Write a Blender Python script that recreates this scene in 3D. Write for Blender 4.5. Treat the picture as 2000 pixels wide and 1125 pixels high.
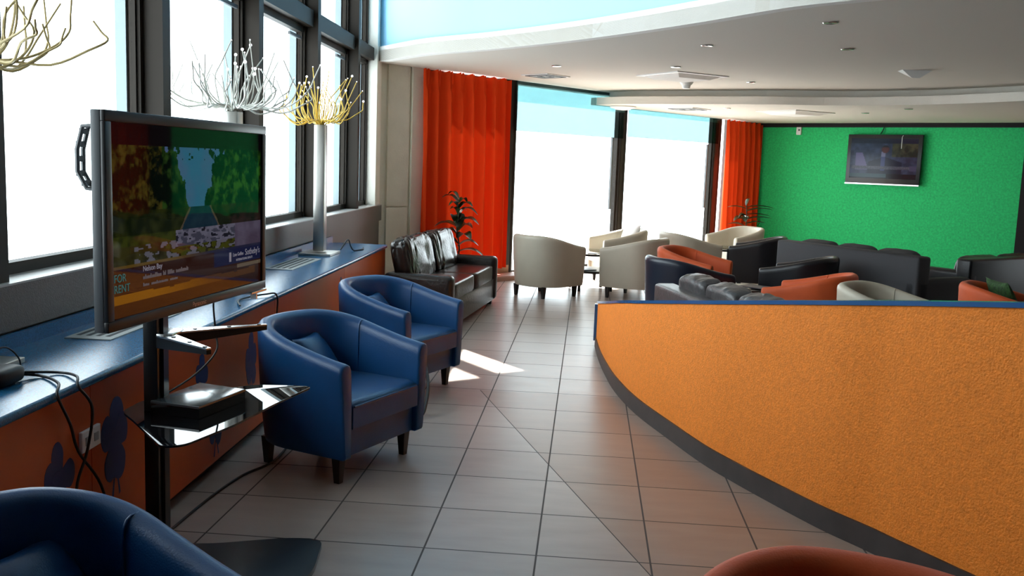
import bpy, bmesh, math, random
from mathutils import Vector, Matrix, noise

# ------------------------------------------------------------------ scene, camera, light
for o in list(bpy.data.objects):
    bpy.data.objects.remove(o)
SC = bpy.context.scene
COL = SC.collection
PI = math.pi

F_PX, PITCH, YAW, ROLL, EYE = 1844.6, -0.1312, -0.0762, 0.0370, 1.55
cd = bpy.data.cameras.new('camera')
cam = bpy.data.objects.new('camera', cd)
COL.objects.link(cam)
cd.sensor_width = 36.0
cd.lens = 36.0 * F_PX / 2000.0
cd.clip_start, cd.clip_end = 0.05, 300
cy, sy, cp, sp = math.cos(YAW), math.sin(YAW), math.cos(PITCH), math.sin(PITCH)
fwd = Vector((sy * cp, cy * cp, sp))
r0 = Vector((cy, -sy, 0))
u0 = r0.cross(fwd)
R_ = r0 * math.cos(ROLL) + u0 * math.sin(ROLL)
U_ = -r0 * math.sin(ROLL) + u0 * math.cos(ROLL)
M = Matrix((R_, U_, -fwd)).transposed().to_4x4()
M.translation = Vector((0, 0, EYE))
cam.matrix_world = M
SC.camera = cam

vs = SC.view_settings
vs.view_transform = 'Standard'
vs.look = 'None'
vs.gamma = 1.0
vs.use_curve_mapping = False
vs.exposure = 0.55
SC.cycles.max_bounces = 10
SC.cycles.diffuse_bounces = 6
SC.cycles.glossy_bounces = 5
SC.cycles.transparent_max_bounces = 16
SC.cycles.sample_clamp_indirect = 8.0
SC.cycles.caustics_reflective = False
SC.cycles.caustics_refractive = False
SC.cycles.use_denoising = True

SKY = 5.0
wd = bpy.data.worlds.new('sky')
SC.world = wd
wd.use_nodes = True
bg = wd.node_tree.nodes['Background']
bg.inputs[0].default_value = (0.86, 0.95, 1.0, 1)
bg.inputs[1].default_value = SKY

SUN_AZ = Vector((0.62, -0.785)).normalized()
SUN_TAN = math.tan(math.radians(49))
sd = bpy.data.lights.new('sun', 'SUN')
sd.energy = 30.0
sd.angle = math.radians(0.5)
sd.color = (1.0, 0.97, 0.92)
sun = bpy.data.objects.new('sun', sd)
COL.objects.link(sun)
sdir = Vector((SUN_AZ.x, SUN_AZ.y, -SUN_TAN)).normalized()
sun.rotation_euler = sdir.to_track_quat('-Z', 'Y').to_euler()
sun.location = (-10, 16, 14)


def portal(name, c, right, up, w, h):
    ld = bpy.data.lights.new(name, 'AREA')
    ld.shape = 'RECTANGLE'
    ld.size, ld.size_y = w, h
    ld.cycles.is_portal = True
    o = bpy.data.objects.new(name, ld)
    COL.objects.link(o)
    r, u = Vector(right).normalized(), Vector(up).normalized()
    m = Matrix((r, u, r.cross(u))).transposed().to_4x4()
    m.translation = Vector(c)
    o.matrix_world = m      # shines along -Z of this frame


# ------------------------------------------------------------------ materials
def new_mat(name):
    m = bpy.data.materials.new(name)
    m.use_nodes = True
    nt = m.node_tree
    return m, nt, nt.nodes['Principled BSDF']


def mat(name, color, rough=0.5, metal=0.0, spec=0.5, bump=0.0, bscale=60.0, var=0.0, vscale=4.0, coat=0.0, sheen=0.0, detail=4.0):
    m, nt, b = new_mat(name)
    L = nt.links
    b.inputs['Base Color'].default_value = (*color, 1)
    b.inputs['Roughness'].default_value = rough
    b.inputs['Metallic'].default_value = metal
    b.inputs['Specular IOR Level'].default_value = spec
    b.inputs['Coat Weight'].default_value = coat
    b.inputs['Coat Roughness'].default_value = 0.1
    b.inputs['Sheen Weight'].default_value = sheen
    tc = nt.nodes.new('ShaderNodeTexCoord')
    if var > 0:
        n = nt.nodes.new('ShaderNodeTexNoise')
        n.inputs['Scale'].default_value = vscale
        n.inputs['Detail'].default_value = 5
        L.new(tc.outputs['Object'], n.inputs['Vector'])
        mr = nt.nodes.new('ShaderNodeMapRange')
        mr.inputs['From Min'].default_value, mr.inputs['From Max'].default_value = 0.3, 0.7
        mr.inputs['To Min'].default_value, mr.inputs['To Max'].default_value = 1 - var, 1 + var
        L.new(n.outputs[0], mr.inputs['Value'])
        mx = nt.nodes.new('ShaderNodeVectorMath')
        mx.operation = 'SCALE'
        mx.inputs[0].default_value = color
        L.new(mr.outputs[0], mx.inputs['Scale'])
        L.new(mx.outputs[0], b.inputs['Base Color'])
    if bump > 0:
        n = nt.nodes.new('ShaderNodeTexNoise')
        n.inputs['Scale'].default_value = bscale
        n.inputs['Detail'].default_value = detail
        L.new(tc.outputs['Object'], n.inputs['Vector'])
        bp = nt.nodes.new('ShaderNodeBump')
        bp.inputs['Strength'].default_value = bump
        bp.inputs['Distance'].default_value = 0.01
        L.new(n.outputs[0], bp.inputs['Height'])
        L.new(bp.outputs[0], b.inputs['Normal'])
    return m


def glass_mat(name, tint=(0.95, 0.98, 0.98), rough=0.0, fac=1.0):
    m = bpy.data.materials.new(name)
    m.use_nodes = True
    nt = m.node_tree
    nt.nodes.clear()
    out = nt.nodes.new('ShaderNodeOutputMaterial')
    tr = nt.nodes.new('ShaderNodeBsdfTransparent')
    tr.inputs[0].default_value = (*tint, 1)
    gl = nt.nodes.new('ShaderNodeBsdfGlossy')
    gl.inputs['Roughness'].default_value = rough
    fr = nt.nodes.new('ShaderNodeFresnel')
    fr.inputs[0].default_value = 1.45
    mu = nt.nodes.new('ShaderNodeMath')
    mu.operation = 'MULTIPLY'
    mu.inputs[1].default_value = fac
    nt.links.new(fr.outputs[0], mu.inputs[0])
    mx = nt.nodes.new('ShaderNodeMixShader')
    nt.links.new(mu.outputs[0], mx.inputs[0])
    nt.links.new(tr.outputs[0], mx.inputs[1])
    nt.links.new(gl.outputs[0], mx.inputs[2])
    nt.links.new(mx.outputs[0], out.inputs[0])
    return m


def cloth_mat(name, color, trans):
    m, nt, b = new_mat(name)
    b.inputs['Base Color'].default_value = (*color, 1)
    b.inputs['Roughness'].default_value = 0.9
    b.inputs['Specular IOR Level'].default_value = 0.1
    tl = nt.nodes.new('ShaderNodeBsdfTranslucent')
    tl.inputs[0].default_value = (*color, 1)
    mx = nt.nodes.new('ShaderNodeMixShader')
    mx.inputs[0].default_value = trans
    nt.links.new(b.outputs[0], mx.inputs[1])
    nt.links.new(tl.outputs[0], mx.inputs[2])
    nt.links.new(mx.outputs[0], nt.nodes['Material Output'].inputs[0])
    return m


def emit_mat(name, color, strength, base=(0.8, 0.8, 0.8)):
    m, nt, b = new_mat(name)
    b.inputs['Base Color'].default_value = (*base, 1)
    b.inputs['Emission Color'].default_value = (*color, 1)
    b.inputs['Emission Strength'].default_value = strength
    return m


def screen_mat(name, strength, rough=0.03):
    """a lit display: its picture glows behind a dark glossy front"""
    m, nt, b = new_mat(name)
    at = nt.nodes.new('ShaderNodeVertexColor')
    at.layer_name = 'picture'
    b.inputs['Base Color'].default_value = (0.004, 0.004, 0.005, 1)
    b.inputs['Roughness'].default_value = rough
    b.inputs['Specular IOR Level'].default_value = 0.24
    nt.links.new(at.outputs['Color'], b.inputs['Emission Color'])
    b.inputs['Emission Strength'].default_value = strength
    return m


def floor_mat():
    m, nt, b = new_mat('floor_tiles')
    L, N = nt.links, nt.nodes
    tc = N.new('ShaderNodeTexCoord')
    sx = N.new('ShaderNodeSeparateXYZ')
    L.new(tc.outputs['Object'], sx.inputs[0])

    def math_(op, a, c=None, clamp=False):
        n = N.new('ShaderNodeMath')
        n.operation = op
        n.use_clamp = clamp
        for i, v in enumerate((a, c)):
            if v is None:
                continue
            if isinstance(v, (int, float)):
                n.inputs[i].default_value = v
            else:
                L.new(v, n.inputs[i])
        return n.outputs[0]
    T = 0.4534
    gx = math_('DIVIDE', math_('ADD', sx.outputs[0], 0.1388 + T * 40), T)
    gy = math_('DIVIDE', math_('ADD', sx.outputs[1], -3.6044 + T * 60), T)
    fx, fy = math_('FRACT', gx), math_('FRACT', gy)
    ex = math_('MINIMUM', fx, math_('SUBTRACT', 1.0, fx))
    ey = math_('MINIMUM', fy, math_('SUBTRACT', 1.0, fy))
    # a cut running across the grid where the tile laying changes
    dl = math_('ADD', math_('ADD', sx.outputs[0], 0.128), math_('MULTIPLY', math_('SUBTRACT', sx.outputs[1], 4.739), 0.349))
    ed = math_('DIVIDE', math_('ABSOLUTE', dl), T)
    inz = math_('LESS_THAN', sx.outputs[1], 6.3)
    ed = math_('ADD', ed, math_('SUBTRACT', 1.0, inz))
    e = math_('MINIMUM', ex, ey)
    g1 = math_('LESS_THAN', e, 0.0085)
    g2 = math_('LESS_THAN', ed, 0.006)
    g = math_('MAXIMUM', g1, g2)
    cell = N.new('ShaderNodeCombineXYZ')
    L.new(math_('FLOOR', gx), cell.inputs[0])
    L.new(math_('FLOOR', gy), cell.inputs[1])
    wn = N.new('ShaderNodeTexWhiteNoise')
    wn.noise_dimensions = '3D'
    L.new(cell.outputs[0], wn.inputs['Vector'])
    nz = N.new('ShaderNodeTexNoise')
    nz.inputs['Scale'].default_value = 7
    nz.inputs['Detail'].default_value = 8
    mp = N.new('ShaderNodeMapping')
    mp.inputs['Scale'].default_value = (0.5, 1.6, 1)
    L.new(tc.outputs['Object'], mp.inputs[0])
    L.new(mp.outputs[0], nz.inputs['Vector'])
    side = math_('MULTIPLY', math_('GREATER_THAN', dl, 0.0), inz)
    cr = N.new('ShaderNodeMix')
    cr.data_type = 'RGBA'
    cr.inputs['A'].default_value = (0.32, 0.25, 0.215, 1)
    cr.inputs['B'].default_value = (0.43, 0.355, 0.31, 1)
    v = math_('ADD', math_('MULTIPLY', wn.outputs['Value'], 0.45), math_('MULTIPLY', math_('SUBTRACT', nz.outputs[0], 0.25), 1.3), True)
    L.new(v, cr.inputs['Factor'])
    c2 = N.new('ShaderNodeMix')
    c2.data_type = 'RGBA'
    c2.blend_type = 'MULTIPLY'
    c2.inputs['B'].default_value = (0.84, 0.73, 0.66, 1)
    L.new(side, c2.inputs['Factor'])
    L.new(cr.outputs['Result'], c2.inputs['A'])
    c3 = N.new('ShaderNodeMix')
    c3.data_type = 'RGBA'
    c3.inputs['B'].default_value = (0.07, 0.06, 0.055, 1)
    L.new(g, c3.inputs['Factor'])
    L.new(c2.outputs['Result'], c3.inputs['A'])
    L.new(c3.outputs['Result'], b.inputs['Base Color'])
    rr = math_('ADD', 0.27, math_('MULTIPLY', g, 0.5))
    rr = math_('ADD', rr, math_('MULTIPLY', nz.outputs[0], 0.10))
    L.new(rr, b.inputs['Roughness'])
    b.inputs['Specular IOR Level'].default_value = 0.5
    bp = N.new('ShaderNodeBump')
    bp.inputs['Strength'].default_value = 0.25
    bp.inputs['Distance'].default_value = 0.004
    L.new(math_('SUBTRACT', math_('MULTIPLY', nz.outputs[0], 0.15), g), bp.inputs['Height'])
    L.new(bp.outputs[0], b.inputs['Normal'])
    return m


MT = dict(
    floor=floor_mat(),
    ceiling=mat('ceiling_plaster', (0.72, 0.68, 0.61), 0.9, bump=0.25, bscale=120),
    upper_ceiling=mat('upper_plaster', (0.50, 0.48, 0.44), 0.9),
    fascia=mat('white_plaster', (0.86, 0.85, 0.82), 0.85, bump=0.3, bscale=90),
    cream_wall=mat('cream_plaster', (0.76, 0.74, 0.62), 0.85, bump=0.35, bscale=70, var=0.05),
    pier=mat('pier_plaster', (0.78, 0.76, 0.68), 0.85, bump=0.3, bscale=70),
    blue_wall=mat('blue_paint', (0.36, 0.68, 0.92), 0.8, bump=0.1, bscale=80),
    green=mat('green_textured_paint', (0.020, 0.56, 0.165), 0.8, bump=0.8, bscale=60, var=0.18, vscale=34),
    orange=mat('orange_textured_paint', (0.86, 0.235, 0.014), 0.75, bump=0.6, bscale=110, var=0.10, vscale=45, detail=6),
    cap=mat('blue_gloss_cap', (0.022, 0.10, 0.27), 0.20, coat=0.5),
    skirting=mat('dark_skirting', (0.030, 0.021, 0.020), 0.42, var=0.3, vscale=9),
    panel=mat('orange_panel', (0.52, 0.085, 0.012), 0.38, var=0.06, vscale=6),
    worktop=mat('blue_worktop', (0.018, 0.125, 0.27), 0.22, bump=0.08, bscale=180, var=0.35, vscale=160),
    frame=mat('brown_metal_frame', (0.024, 0.018, 0.013), 0.55, spec=0.2),
    grey_wall=mat('grey_brushed_panel', (0.10, 0.098, 0.095), 0.42, metal=0.5, bump=0.15, bscale=150, var=0.1, vscale=60),
    sill=mat('sill_paint', (0.42, 0.41, 0.39), 0.35),
    reveal=mat('pale_reveal', (0.34, 0.42, 0.45), 0.7),
    dark=mat('dark_void', (0.02, 0.02, 0.02), 0.8),
    room=mat('room_plaster', (0.085, 0.078, 0.07), 0.9),
    beam=mat('dark_beam', (0.012, 0.009, 0.009), 0.6, spec=0.2),
    glass=glass_mat('window_glass', (0.96, 0.98, 0.98), 0.0, 0.15),
    blind=glass_mat('blue_film', (0.75, 0.95, 0.957), 0.2, 0.1),
    blind2=glass_mat('pale_blue_film', (0.40, 0.455, 0.458), 0.2, 0.1),
    table_glass=glass_mat('table_glass', (0.80, 0.86, 0.85), 0.0, 1.0),
    black_glass=mat('black_glass', (0.004, 0.004, 0.005), 0.02, spec=0.42),
    curtain=cloth_mat('orange_curtain_cloth', (0.74, 0.058, 0.009), 0.022),
    blue=mat('blue_leather', (0.004, 0.056, 0.175), 0.36, bump=0.12, bscale=220, var=0.10, vscale=5),
    cream=mat('cream_leather', (0.50, 0.45, 0.36), 0.45, bump=0.12, bscale=220, var=0.05),
    rust=mat('rust_fabric', (0.58, 0.085, 0.014), 0.62, bump=0.2, bscale=200, var=0.10, sheen=0.04),
    navy=mat('navy_leather', (0.010, 0.014, 0.028), 0.33, bump=0.1, bscale=200),
    black=mat('black_leather', (0.010, 0.010, 0.013), 0.32, bump=0.15, bscale=160),
    grey=mat('charcoal_fabric', (0.028, 0.028, 0.033), 0.7, bump=0.2, bscale=200),
    brown=mat('dark_brown_leather', (0.020, 0.013, 0.011), 0.28, bump=0.3, bscale=40, var=0.3, vscale=8),
    greybrown=mat('grey_brown_leather', (0.050, 0.045, 0.046), 0.36, bump=0.3, bscale=45, var=0.25, vscale=8),
    green_cloth=mat('green_speckled_cloth', (0.02, 0.06, 0.012), 0.9, bump=0.5, bscale=60, var=0.6, vscale=40),
    leg=mat('dark_leg_wood', (0.012, 0.009, 0.008), 0.4),
    tv_grey=mat('grey_plastic', (0.105, 0.113, 0.120), 0.45),
    tv_dark=mat('dark_plastic', (0.014, 0.013, 0.014), 0.35),
    black_paint=mat('black_powder_coat', (0.006, 0.006, 0.007), 0.3),
    chrome=mat('bright_aluminium', (0.75, 0.76, 0.77), 0.25, metal=1.0),
    steel=mat('brushed_steel', (0.50, 0.49, 0.46), 0.33, metal=1.0, bump=0.05, bscale=300),
    cable=mat('black_rubber', (0.008, 0.008, 0.009), 0.5),
    white=mat('white_plastic', (0.80, 0.80, 0.78), 0.45),
    grille=mat('pale_grille', (0.42, 0.44, 0.43), 0.45),
    slot=mat('slot_shadow', (0.05, 0.055, 0.06), 0.7),
    petal=mat('blue_motif_paint', (0.012, 0.030, 0.12), 0.5),
    stem_y=mat('yellow_flex', (0.70, 0.46, 0.06), 0.45),
    stem_w=mat('white_flex', (0.62, 0.62, 0.56), 0.45),
    stem_t=mat('tan_flex', (0.55, 0.43, 0.20), 0.45),
    bulb=emit_mat('white_bulb', (1.0, 1.0, 1.0), 0.8, (0.9, 0.9, 0.9)),
    leaf=mat('dark_leaf', (0.014, 0.034, 0.010), 0.3, var=0.3, vscale=12),
    stalk=mat('plant_stalk', (0.035, 0.03, 0.015), 0.7),
    pot=mat('dark_pot', (0.03, 0.018, 0.014), 0.5),
    soil=mat('soil', (0.02, 0.013, 0.008), 0.95, bump=0.6, bscale=60),
    light_glass=emit_mat('frosted_lamp', (1, 0.97, 0.9), 0.15),
    tan=mat('tan_ledge', (0.30, 0.17, 0.085), 0.6, var=0.1),
    pinkledge=mat('pinkish_ledge', (0.33, 0.16, 0.11), 0.5),
    paper=mat('paper', (0.75, 0.72, 0.62), 0.7),
    paper_d=mat('dark_cover', (0.05, 0.05, 0.06), 0.4),
    txt_pale=emit_mat('screen_text_pale', (0.72, 0.68, 0.85), 0.13, (0.01, 0.01, 0.01)),
    txt_dim=emit_mat('screen_text_dim', (0.55, 0.45, 0.50), 0.08, (0.01, 0.01, 0.01)),
    txt_cyan=emit_mat('screen_text_cyan', (0.10, 0.55, 0.52), 0.10, (0.01, 0.01, 0.01)),
    txt_logo=mat('logo_silver', (0.55, 0.42, 0.36), 0.35, metal=0.6),
    screen=screen_mat('plasma_screen', 0.14),
    screen2=screen_mat('lcd_screen', 0.24, 0.12),
    gloss_black=mat('gloss_black', (0.005, 0.005, 0.006), 0.08, coat=0.5),
    dvd_top=mat('player_lid', (0.03, 0.033, 0.036), 0.16, spec=0.6, coat=0.2),
)


# ------------------------------------------------------------------ helpers
def build(name, bm, m, parent=None, smooth=None, loc=None):
    me = bpy.data.meshes.new(name)
    bmesh.ops.recalc_face_normals(bm, faces=bm.faces)
    bm.to_mesh(me)
    bm.free()
    o = bpy.data.objects.new(name, me)
    COL.objects.link(o)
    if m is not None:
        for mm in (m if isinstance(m, (list, tuple)) else [m]):
            me.materials.append(mm)
    if smooth is not None:
        for p in me.polygons:
            p.use_smooth = True
        me.set_sharp_from_angle(angle=math.radians(smooth))
    if parent is not None:
        o.parent = parent
    if loc is not None:
        o.location = loc
    return o


def BM():
    return bmesh.new()


def hexa(bm, v):
    """v: 8 corners, bottom ring then top ring"""
    vs_ = [bm.verts.new(p) for p in v]
    for f in ((3, 2, 1, 0), (4, 5, 6, 7), (0, 1, 5, 4), (1, 2, 6, 5), (2, 3, 7, 6), (3, 0, 4, 7)):
        bm.faces.new([vs_[i] for i in f])
    return vs_


def box(bm, c, s, rz=0.0, bev=0.0, seg=2):
    hx, hy, hz = s[0] / 2, s[1] / 2, s[2] / 2
    ca, sa = math.cos(rz), math.sin(rz)
    P = []
    for z in (-hz, hz):
        for x, y in ((-hx, -hy), (hx, -hy), (hx, hy), (-hx, hy)):
            P.append((c[0] + x * ca - y * sa, c[1] + x * sa + y * ca, c[2] + z))
    v = hexa(bm, P)
    if bev > 0:
        es = set()
        for a in v:
            es.update(a.link_edges)
        bmesh.ops.bevel(bm, geom=list(es), offset=bev, segments=seg, affect='EDGES', profile=0.5)


def prism(bm, poly, z0, z1, bev=0.0, seg=2, both=False):
    b = [bm.verts.new((p[0], p[1], z0)) for p in poly]
    t = [bm.verts.new((p[0], p[1], z1)) for p in poly]
    n = len(poly)
    f1 = bm.faces.new(b[::-1])
    f2 = bm.faces.new(t)
    for i in range(n):
        bm.faces.new((b[i], b[(i + 1) % n], t[(i + 1) % n], t[i]))
    if bev > 0:
        es = list(f2.edges) + (list(f1.edges) if both else [])
        bmesh.ops.bevel(bm, geom=es, offset=bev, segments=seg, affect='EDGES', profile=0.5)


def tube(bm, pts, r, n=8, r1=None, cap=True):
    pts = [Vector(p) for p in pts]
    rings = []
    up = Vector((0.13, 0.21, 0.97)).normalized()
    prev = None
    for i, p in enumerate(pts):
        d = (pts[min(i + 1, len(pts) - 1)] - pts[max(i - 1, 0)])
        if d.length < 1e-9:
            d = Vector((0, 0, 1))
        d.normalize()
        a = prev if prev is not None else up
        a = a - d * a.dot(d)
        if a.length < 1e-4:
            a = Vector((1, 0, 0)) - d * d.x
        a.normalize()
        prev = a
        b = d.cross(a)
        rr = r if r1 is None else r + (r1 - r) * i / (len(pts) - 1)
        rings.append([bm.verts.new(p + (a * math.cos(2 * PI * k / n) + b * math.sin(2 * PI * k / n)) * rr) for k in range(n)])
    for i in range(len(rings) - 1):
        for k in range(n):
            bm.faces.new((rings[i][k], rings[i][(k + 1) % n], rings[i + 1][(k + 1) % n], rings[i + 1][k]))
    if cap:
        bm.faces.new(rings[0][::-1])
        bm.faces.new(rings[-1])


def lathe(bm, prof, c=(0, 0, 0), n=32):
    rings = []
    for r, z in prof:
        if r < 1e-6:
            rings.append([bm.verts.new((c[0], c[1], c[2] + z))])
        else:
            rings.append([bm.verts.new((c[0] + r * math.cos(2 * PI * k / n), c[1] + r * math.sin(2 * PI * k / n), c[2] + z)) for k in range(n)])
    for a, b in zip(rings, rings[1:]):
        for k in range(n):
            k2 = (k + 1) % n
            if len(a) == 1 and len(b) == 1:
                continue
            if len(a) == 1:
                bm.faces.new((a[0], b[k], b[k2]))
            elif len(b) == 1:
                bm.faces.new((a[k], a[k2], b[0]))
            else:
                bm.faces.new((a[k], a[k2], b[k2], b[k]))
    for r in (rings[0], rings[-1]):
        if len(r) > 2:
            bm.faces.new(r)


def ball(bm, c, r, u=10, v=6):
    bmesh.ops.create_uvsphere(bm, u_segments=u, v_segments=v, radius=r, matrix=Matrix.Translation(c))


def puff(bm, c, s, e=0.45, nu=36, nv=20, rot=None, wr=0.0, wf=6.0, seed=0.0, wz=0.7):
    """a stuffed cushion: a rounded block; wr wrinkles it"""
    def sp(a, k):
        return math.copysign(abs(a) ** k, a)
    rows = []
    for j in range(nv + 1):
        ph = -PI / 2 + PI * j / nv
        row = []
        for i in range(nu):
            th = 2 * PI * i / nu
            p = Vector((sp(math.cos(ph), e) * sp(math.cos(th), e) * s[0] / 2,
                        sp(math.cos(ph), e) * sp(math.sin(th), e) * s[1] / 2,
                        sp(math.sin(ph), e) * s[2] / 2))
            if wr > 0:
                q = Vector((p.x * wf * 1.6, p.y * wf, p.z * wf * wz)) + Vector((seed, seed * 2, 0))
                k = noise.noise(q) + 0.5 * noise.noise(q * 2.3)
                if wz < 0.5:
                    c1 = (1 - abs(noise.noise(q))) ** 7
                    c2 = (1 - abs(noise.noise(q * 1.9 + Vector((7, 3, 1))))) ** 7
                    k = 0.5 * k - 1.1 * c1 - 0.6 * c2 + 0.5
                p += p.normalized() * wr * k
            if rot is not None:
                p = rot @ p
            row.append(bm.verts.new(p + Vector(c)))
            if j in (0, nv):
                break
        rows.append(row)
    for a, b in zip(rows, rows[1:]):
        for i in range(nu):
            i2 = (i + 1) % nu
            if len(a) == 1:
                bm.faces.new((a[0], b[i2], b[i]))
            elif len(b) == 1:
                bm.faces.new((a[i], a[i2], b[0]))
            else:
                bm.faces.new((a[i], a[i2], b[i2], b[i]))


def smooth_path(pts, sub=6):
    """Catmull-Rom through the points"""
    pts = [Vector(p) for p in pts]
    out = []
    for i in range(len(pts) - 1):
        p0, p1, p2, p3 = pts[max(i - 1, 0)], pts[i], pts[i + 1], pts[min(i + 2, len(pts) - 1)]
        for k in range(sub):
            t = k / sub
            out.append(0.5 * ((2 * p1) + (p2 - p0) * t + (2 * p0 - 5 * p1 + 4 * p2 - p3) * t * t + (3 * p1 - p0 - 3 * p2 + p3) * t ** 3))
    out.append(pts[-1])
    return out


def tag(o, label, cat, group=None):
    o['label'] = label
    o['category'] = cat
    if group:
        o['group'] = group
    return o


def thing(name, label, cat, loc=(0, 0, 0), rz=0.0, group=None):
    o = bpy.data.objects.new(name, None)
    o.empty_display_size = 0.1
    COL.objects.link(o)
    o.location = loc
    o.rotation_euler = (0, 0, rz)
    return tag(o, label, cat, group)


def struct(name, bm, m, parent=None, smooth=None):
    o = build(name, bm, m, parent, smooth)
    if parent is None:
        o['kind'] = 'structure'
    return o


def copy_tree(root, loc, rz, label, group=None, m=None, swap=()):
    r = root.copy()
    COL.objects.link(r)
    r.location = loc
    r.rotation_euler = (0, 0, rz)
    r['label'] = label
    if group:
        r['group'] = group
    for ch in list(root.children):
        c = ch.copy()
        COL.objects.link(c)
        c.parent = r
        if m is not None and ch.name.split('.')[0] in swap:
            c.material_slots[0].link = 'OBJECT'
            c.material_slots[0].material = m
        for g in list(ch.children):
            d = g.copy()
            COL.objects.link(d)
            d.parent = c
            if m is not None and g.name.split('.')[0] in swap:
                d.material_slots[0].link = 'OBJECT'
                d.material_slots[0].material = m
    return r


def face(fx, fy):
    """rotation that turns local -Y towards (fx, fy)"""
    return math.atan2(fx, -fy)


def text_mesh(name, body, m, size, parent, mw, align='LEFT'):
    cu = bpy.data.curves.new(name, 'FONT')
    cu.body = body
    cu.size = size
    cu.align_x = align
    cu.extrude = 0.0004
    t = bpy.data.objects.new(name + '_src', cu)
    COL.objects.link(t)
    dg = bpy.context.evaluated_depsgraph_get()
    me = bpy.data.meshes.new_from_object(t.evaluated_get(dg))
    bpy.data.objects.remove(t)
    bpy.data.curves.remove(cu)
    me.materials.clear()
    me.materials.append(m)
    o = bpy.data.objects.new(name, me)
    COL.objects.link(o)
    o.parent = parent
    o.matrix_local = mw
    return o


# ------------------------------------------------------------------ the left (window) wall
K, X0, Y0 = -0.026, -1.72, 3.5


def W(off, y, z=0.0):
    return (X0 + off + K * (y - Y0), y, z)


def wbox(bm, o0, o1, y0, y1, z0, z1):
    hexa(bm, [W(o0, y0, z0), W(o1, y0, z0), W(o1, y1, z0), W(o0, y1, z0),
              W(o0, y0, z1), W(o1, y0, z1), W(o1, y1, z1), W(o0, y1, z1)])


WRZ = -math.atan(K)
YB, YE = -4.0, 11.15       # extent of the left wall
ZT = 5.2                   # roof of the tall part

bm = BM()
wbox(bm, -0.85, -0.56, YB, YE, 0, 0.82)
wbox(bm, -0.85, -0.53, YB, YE, 0.82, 1.0)
struct('wall_left', bm, MT['grey_wall'])
bm = BM()
wbox(bm, -0.85, -0.528, YB, YE, 1.0, 1.008)
struct('trim_1', bm, MT['sill'])
bm = BM()
wbox(bm, -0.80, -0.56, YB, 1.854, 1.008, 5.0)
struct('wall_left_near', bm, MT['room'])
bm = BM()
wbox(bm, -0.80, -0.56, 10.90, YE, 1.008, ZT)
struct('wall_pier', bm, MT['pier'])
bm = BM()
wbox(bm, -0.80, -0.56, YB, YE, 5.0, ZT)
struct('trim_2', bm, MT['frame'])

posts = [1.954, 3.564, 5.147, 6.768, 8.371, 10.005]
for i, y in enumerate(posts):
    bm = BM()
    wbox(bm, -0.74, -0.56, y - 0.10, y, 1.008, 5.0)
    o = struct('trim_%d' % (i + 3), bm, MT['frame'])
edges = posts + [10.98]
for i in range(len(posts)):
    a, b = edges[i], edges[i + 1] - 0.10
    if i == len(posts) - 1:
        b = 10.90
    w = bpy.data.objects.new('window_%d' % (i + 1), None)
    COL.objects.link(w)
    w['kind'] = 'structure'
    for nm, z0, z1 in (('lower_frame', 1.008, 2.66), ('upper_frame', 2.80, 5.0)):
        bm = BM()
        f = 0.055
        wbox(bm, -0.74, -0.68, a, b, z0, z0 + 0.05)
        wbox(bm, -0.74, -0.68, a, b, z1 - f, z1)
        wbox(bm, -0.74, -0.68, a, a + 0.03, z0, z1)
        wbox(bm, -0.74, -0.67, b - 0.035, b, z0, z1)
        wbox(bm, -0.725, -0.69, b - 0.05, b - 0.035, z0 + 0.05, z1 - f)
        fr = struct(nm, bm, MT['frame'], w)
        bm = BM()
        wbox(bm, -0.715, -0.709, a + 0.03, b - 0.05, z0 + 0.05, z1 - f)
        struct('pane', bm, MT['glass'], fr)
        bm = BM()
        wbox(bm, -0.80, -0.74, b - 0.055, b - 0.03, z0, z1)
        struct('outer_reveal', bm, MT['reveal'], fr)
    bm = BM()
    wbox(bm, -0.78, -0.60, a, b, 2.66, 2.80)
    struct('transom', bm, MT['frame'], w)
    if i < 5:
        bm = BM()
        wbox(bm, -0.705, -0.685, b - 0.42, b - 0.08, 2.545, 2.57)
        struct('window_stay', bm, MT['tv_grey'], w)

portal('portal_left', W(-0.9, 6.4, 3.0), (K, 1, 0), (0, 0, 1), 9.4, 4.1)

# ------------------------------------------------------------------ rear window wall (turned) and green wall
PW = Vector((-2.10, 11.64, 0))
UX = Vector((0.625, 0.781, 0)).normalized()
NX = Vector((0.781, -0.625, 0)).normalized()


def Rr(s, d, z=0.0):
    """s along the rear wall from the column, d into the room"""
    p = PW + UX * s + NX * d
    return (p.x, p.y, z)


def rbox(bm, s0, s1, d0, d1, z0, z1):
    hexa(bm, [Rr(s0, d0, z0), Rr(s1, d0, z0), Rr(s1, d1, z0), Rr(s0, d1, z0),
              Rr(s0, d0, z1), Rr(s1, d0, z1), Rr(s1, d1, z1), Rr(s0, d1, z1)])


ZC, ZS = 2.66, 2.455       # main ceiling, lowered soffit
SG = 8.37                  # where the green wall meets the rear wall
bm = BM()
rbox(bm, -1.1, 0.12, -0.30, -0.03, 0, ZT)
rbox(bm, -0.50, -0.17, -0.03, 0.0, 0.02, 0.965)
rbox(bm, -0.50, -0.17, -0.03, 0.0, 0.985, ZC)
rbox(bm, -0.13, 0.12, -0.03, 0.012, 0.0, ZC)
struct('wall_column', bm, MT['cream_wall'])
bm = BM()
rbox(bm, 0.12, SG, -0.30, -0.05, ZC, ZT)
rbox(bm, 0.12, 1.62, -0.30, -0.05, 0, 0.10)
rbox(bm, 0.12, 0.42, -0.30, -0.05, 0, ZC)
rbox(bm, 7.06, 7.62, -0.30, -0.05, 0, 0.10)
rbox(bm, 7.62, SG, -0.30, -0.05, 0, ZC)
struct('wall_rear', bm, MT['room'])
bm = BM()
rbox(bm, 0.12, 1.66, -0.12, 0.02, 0.0, 0.16)
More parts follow.
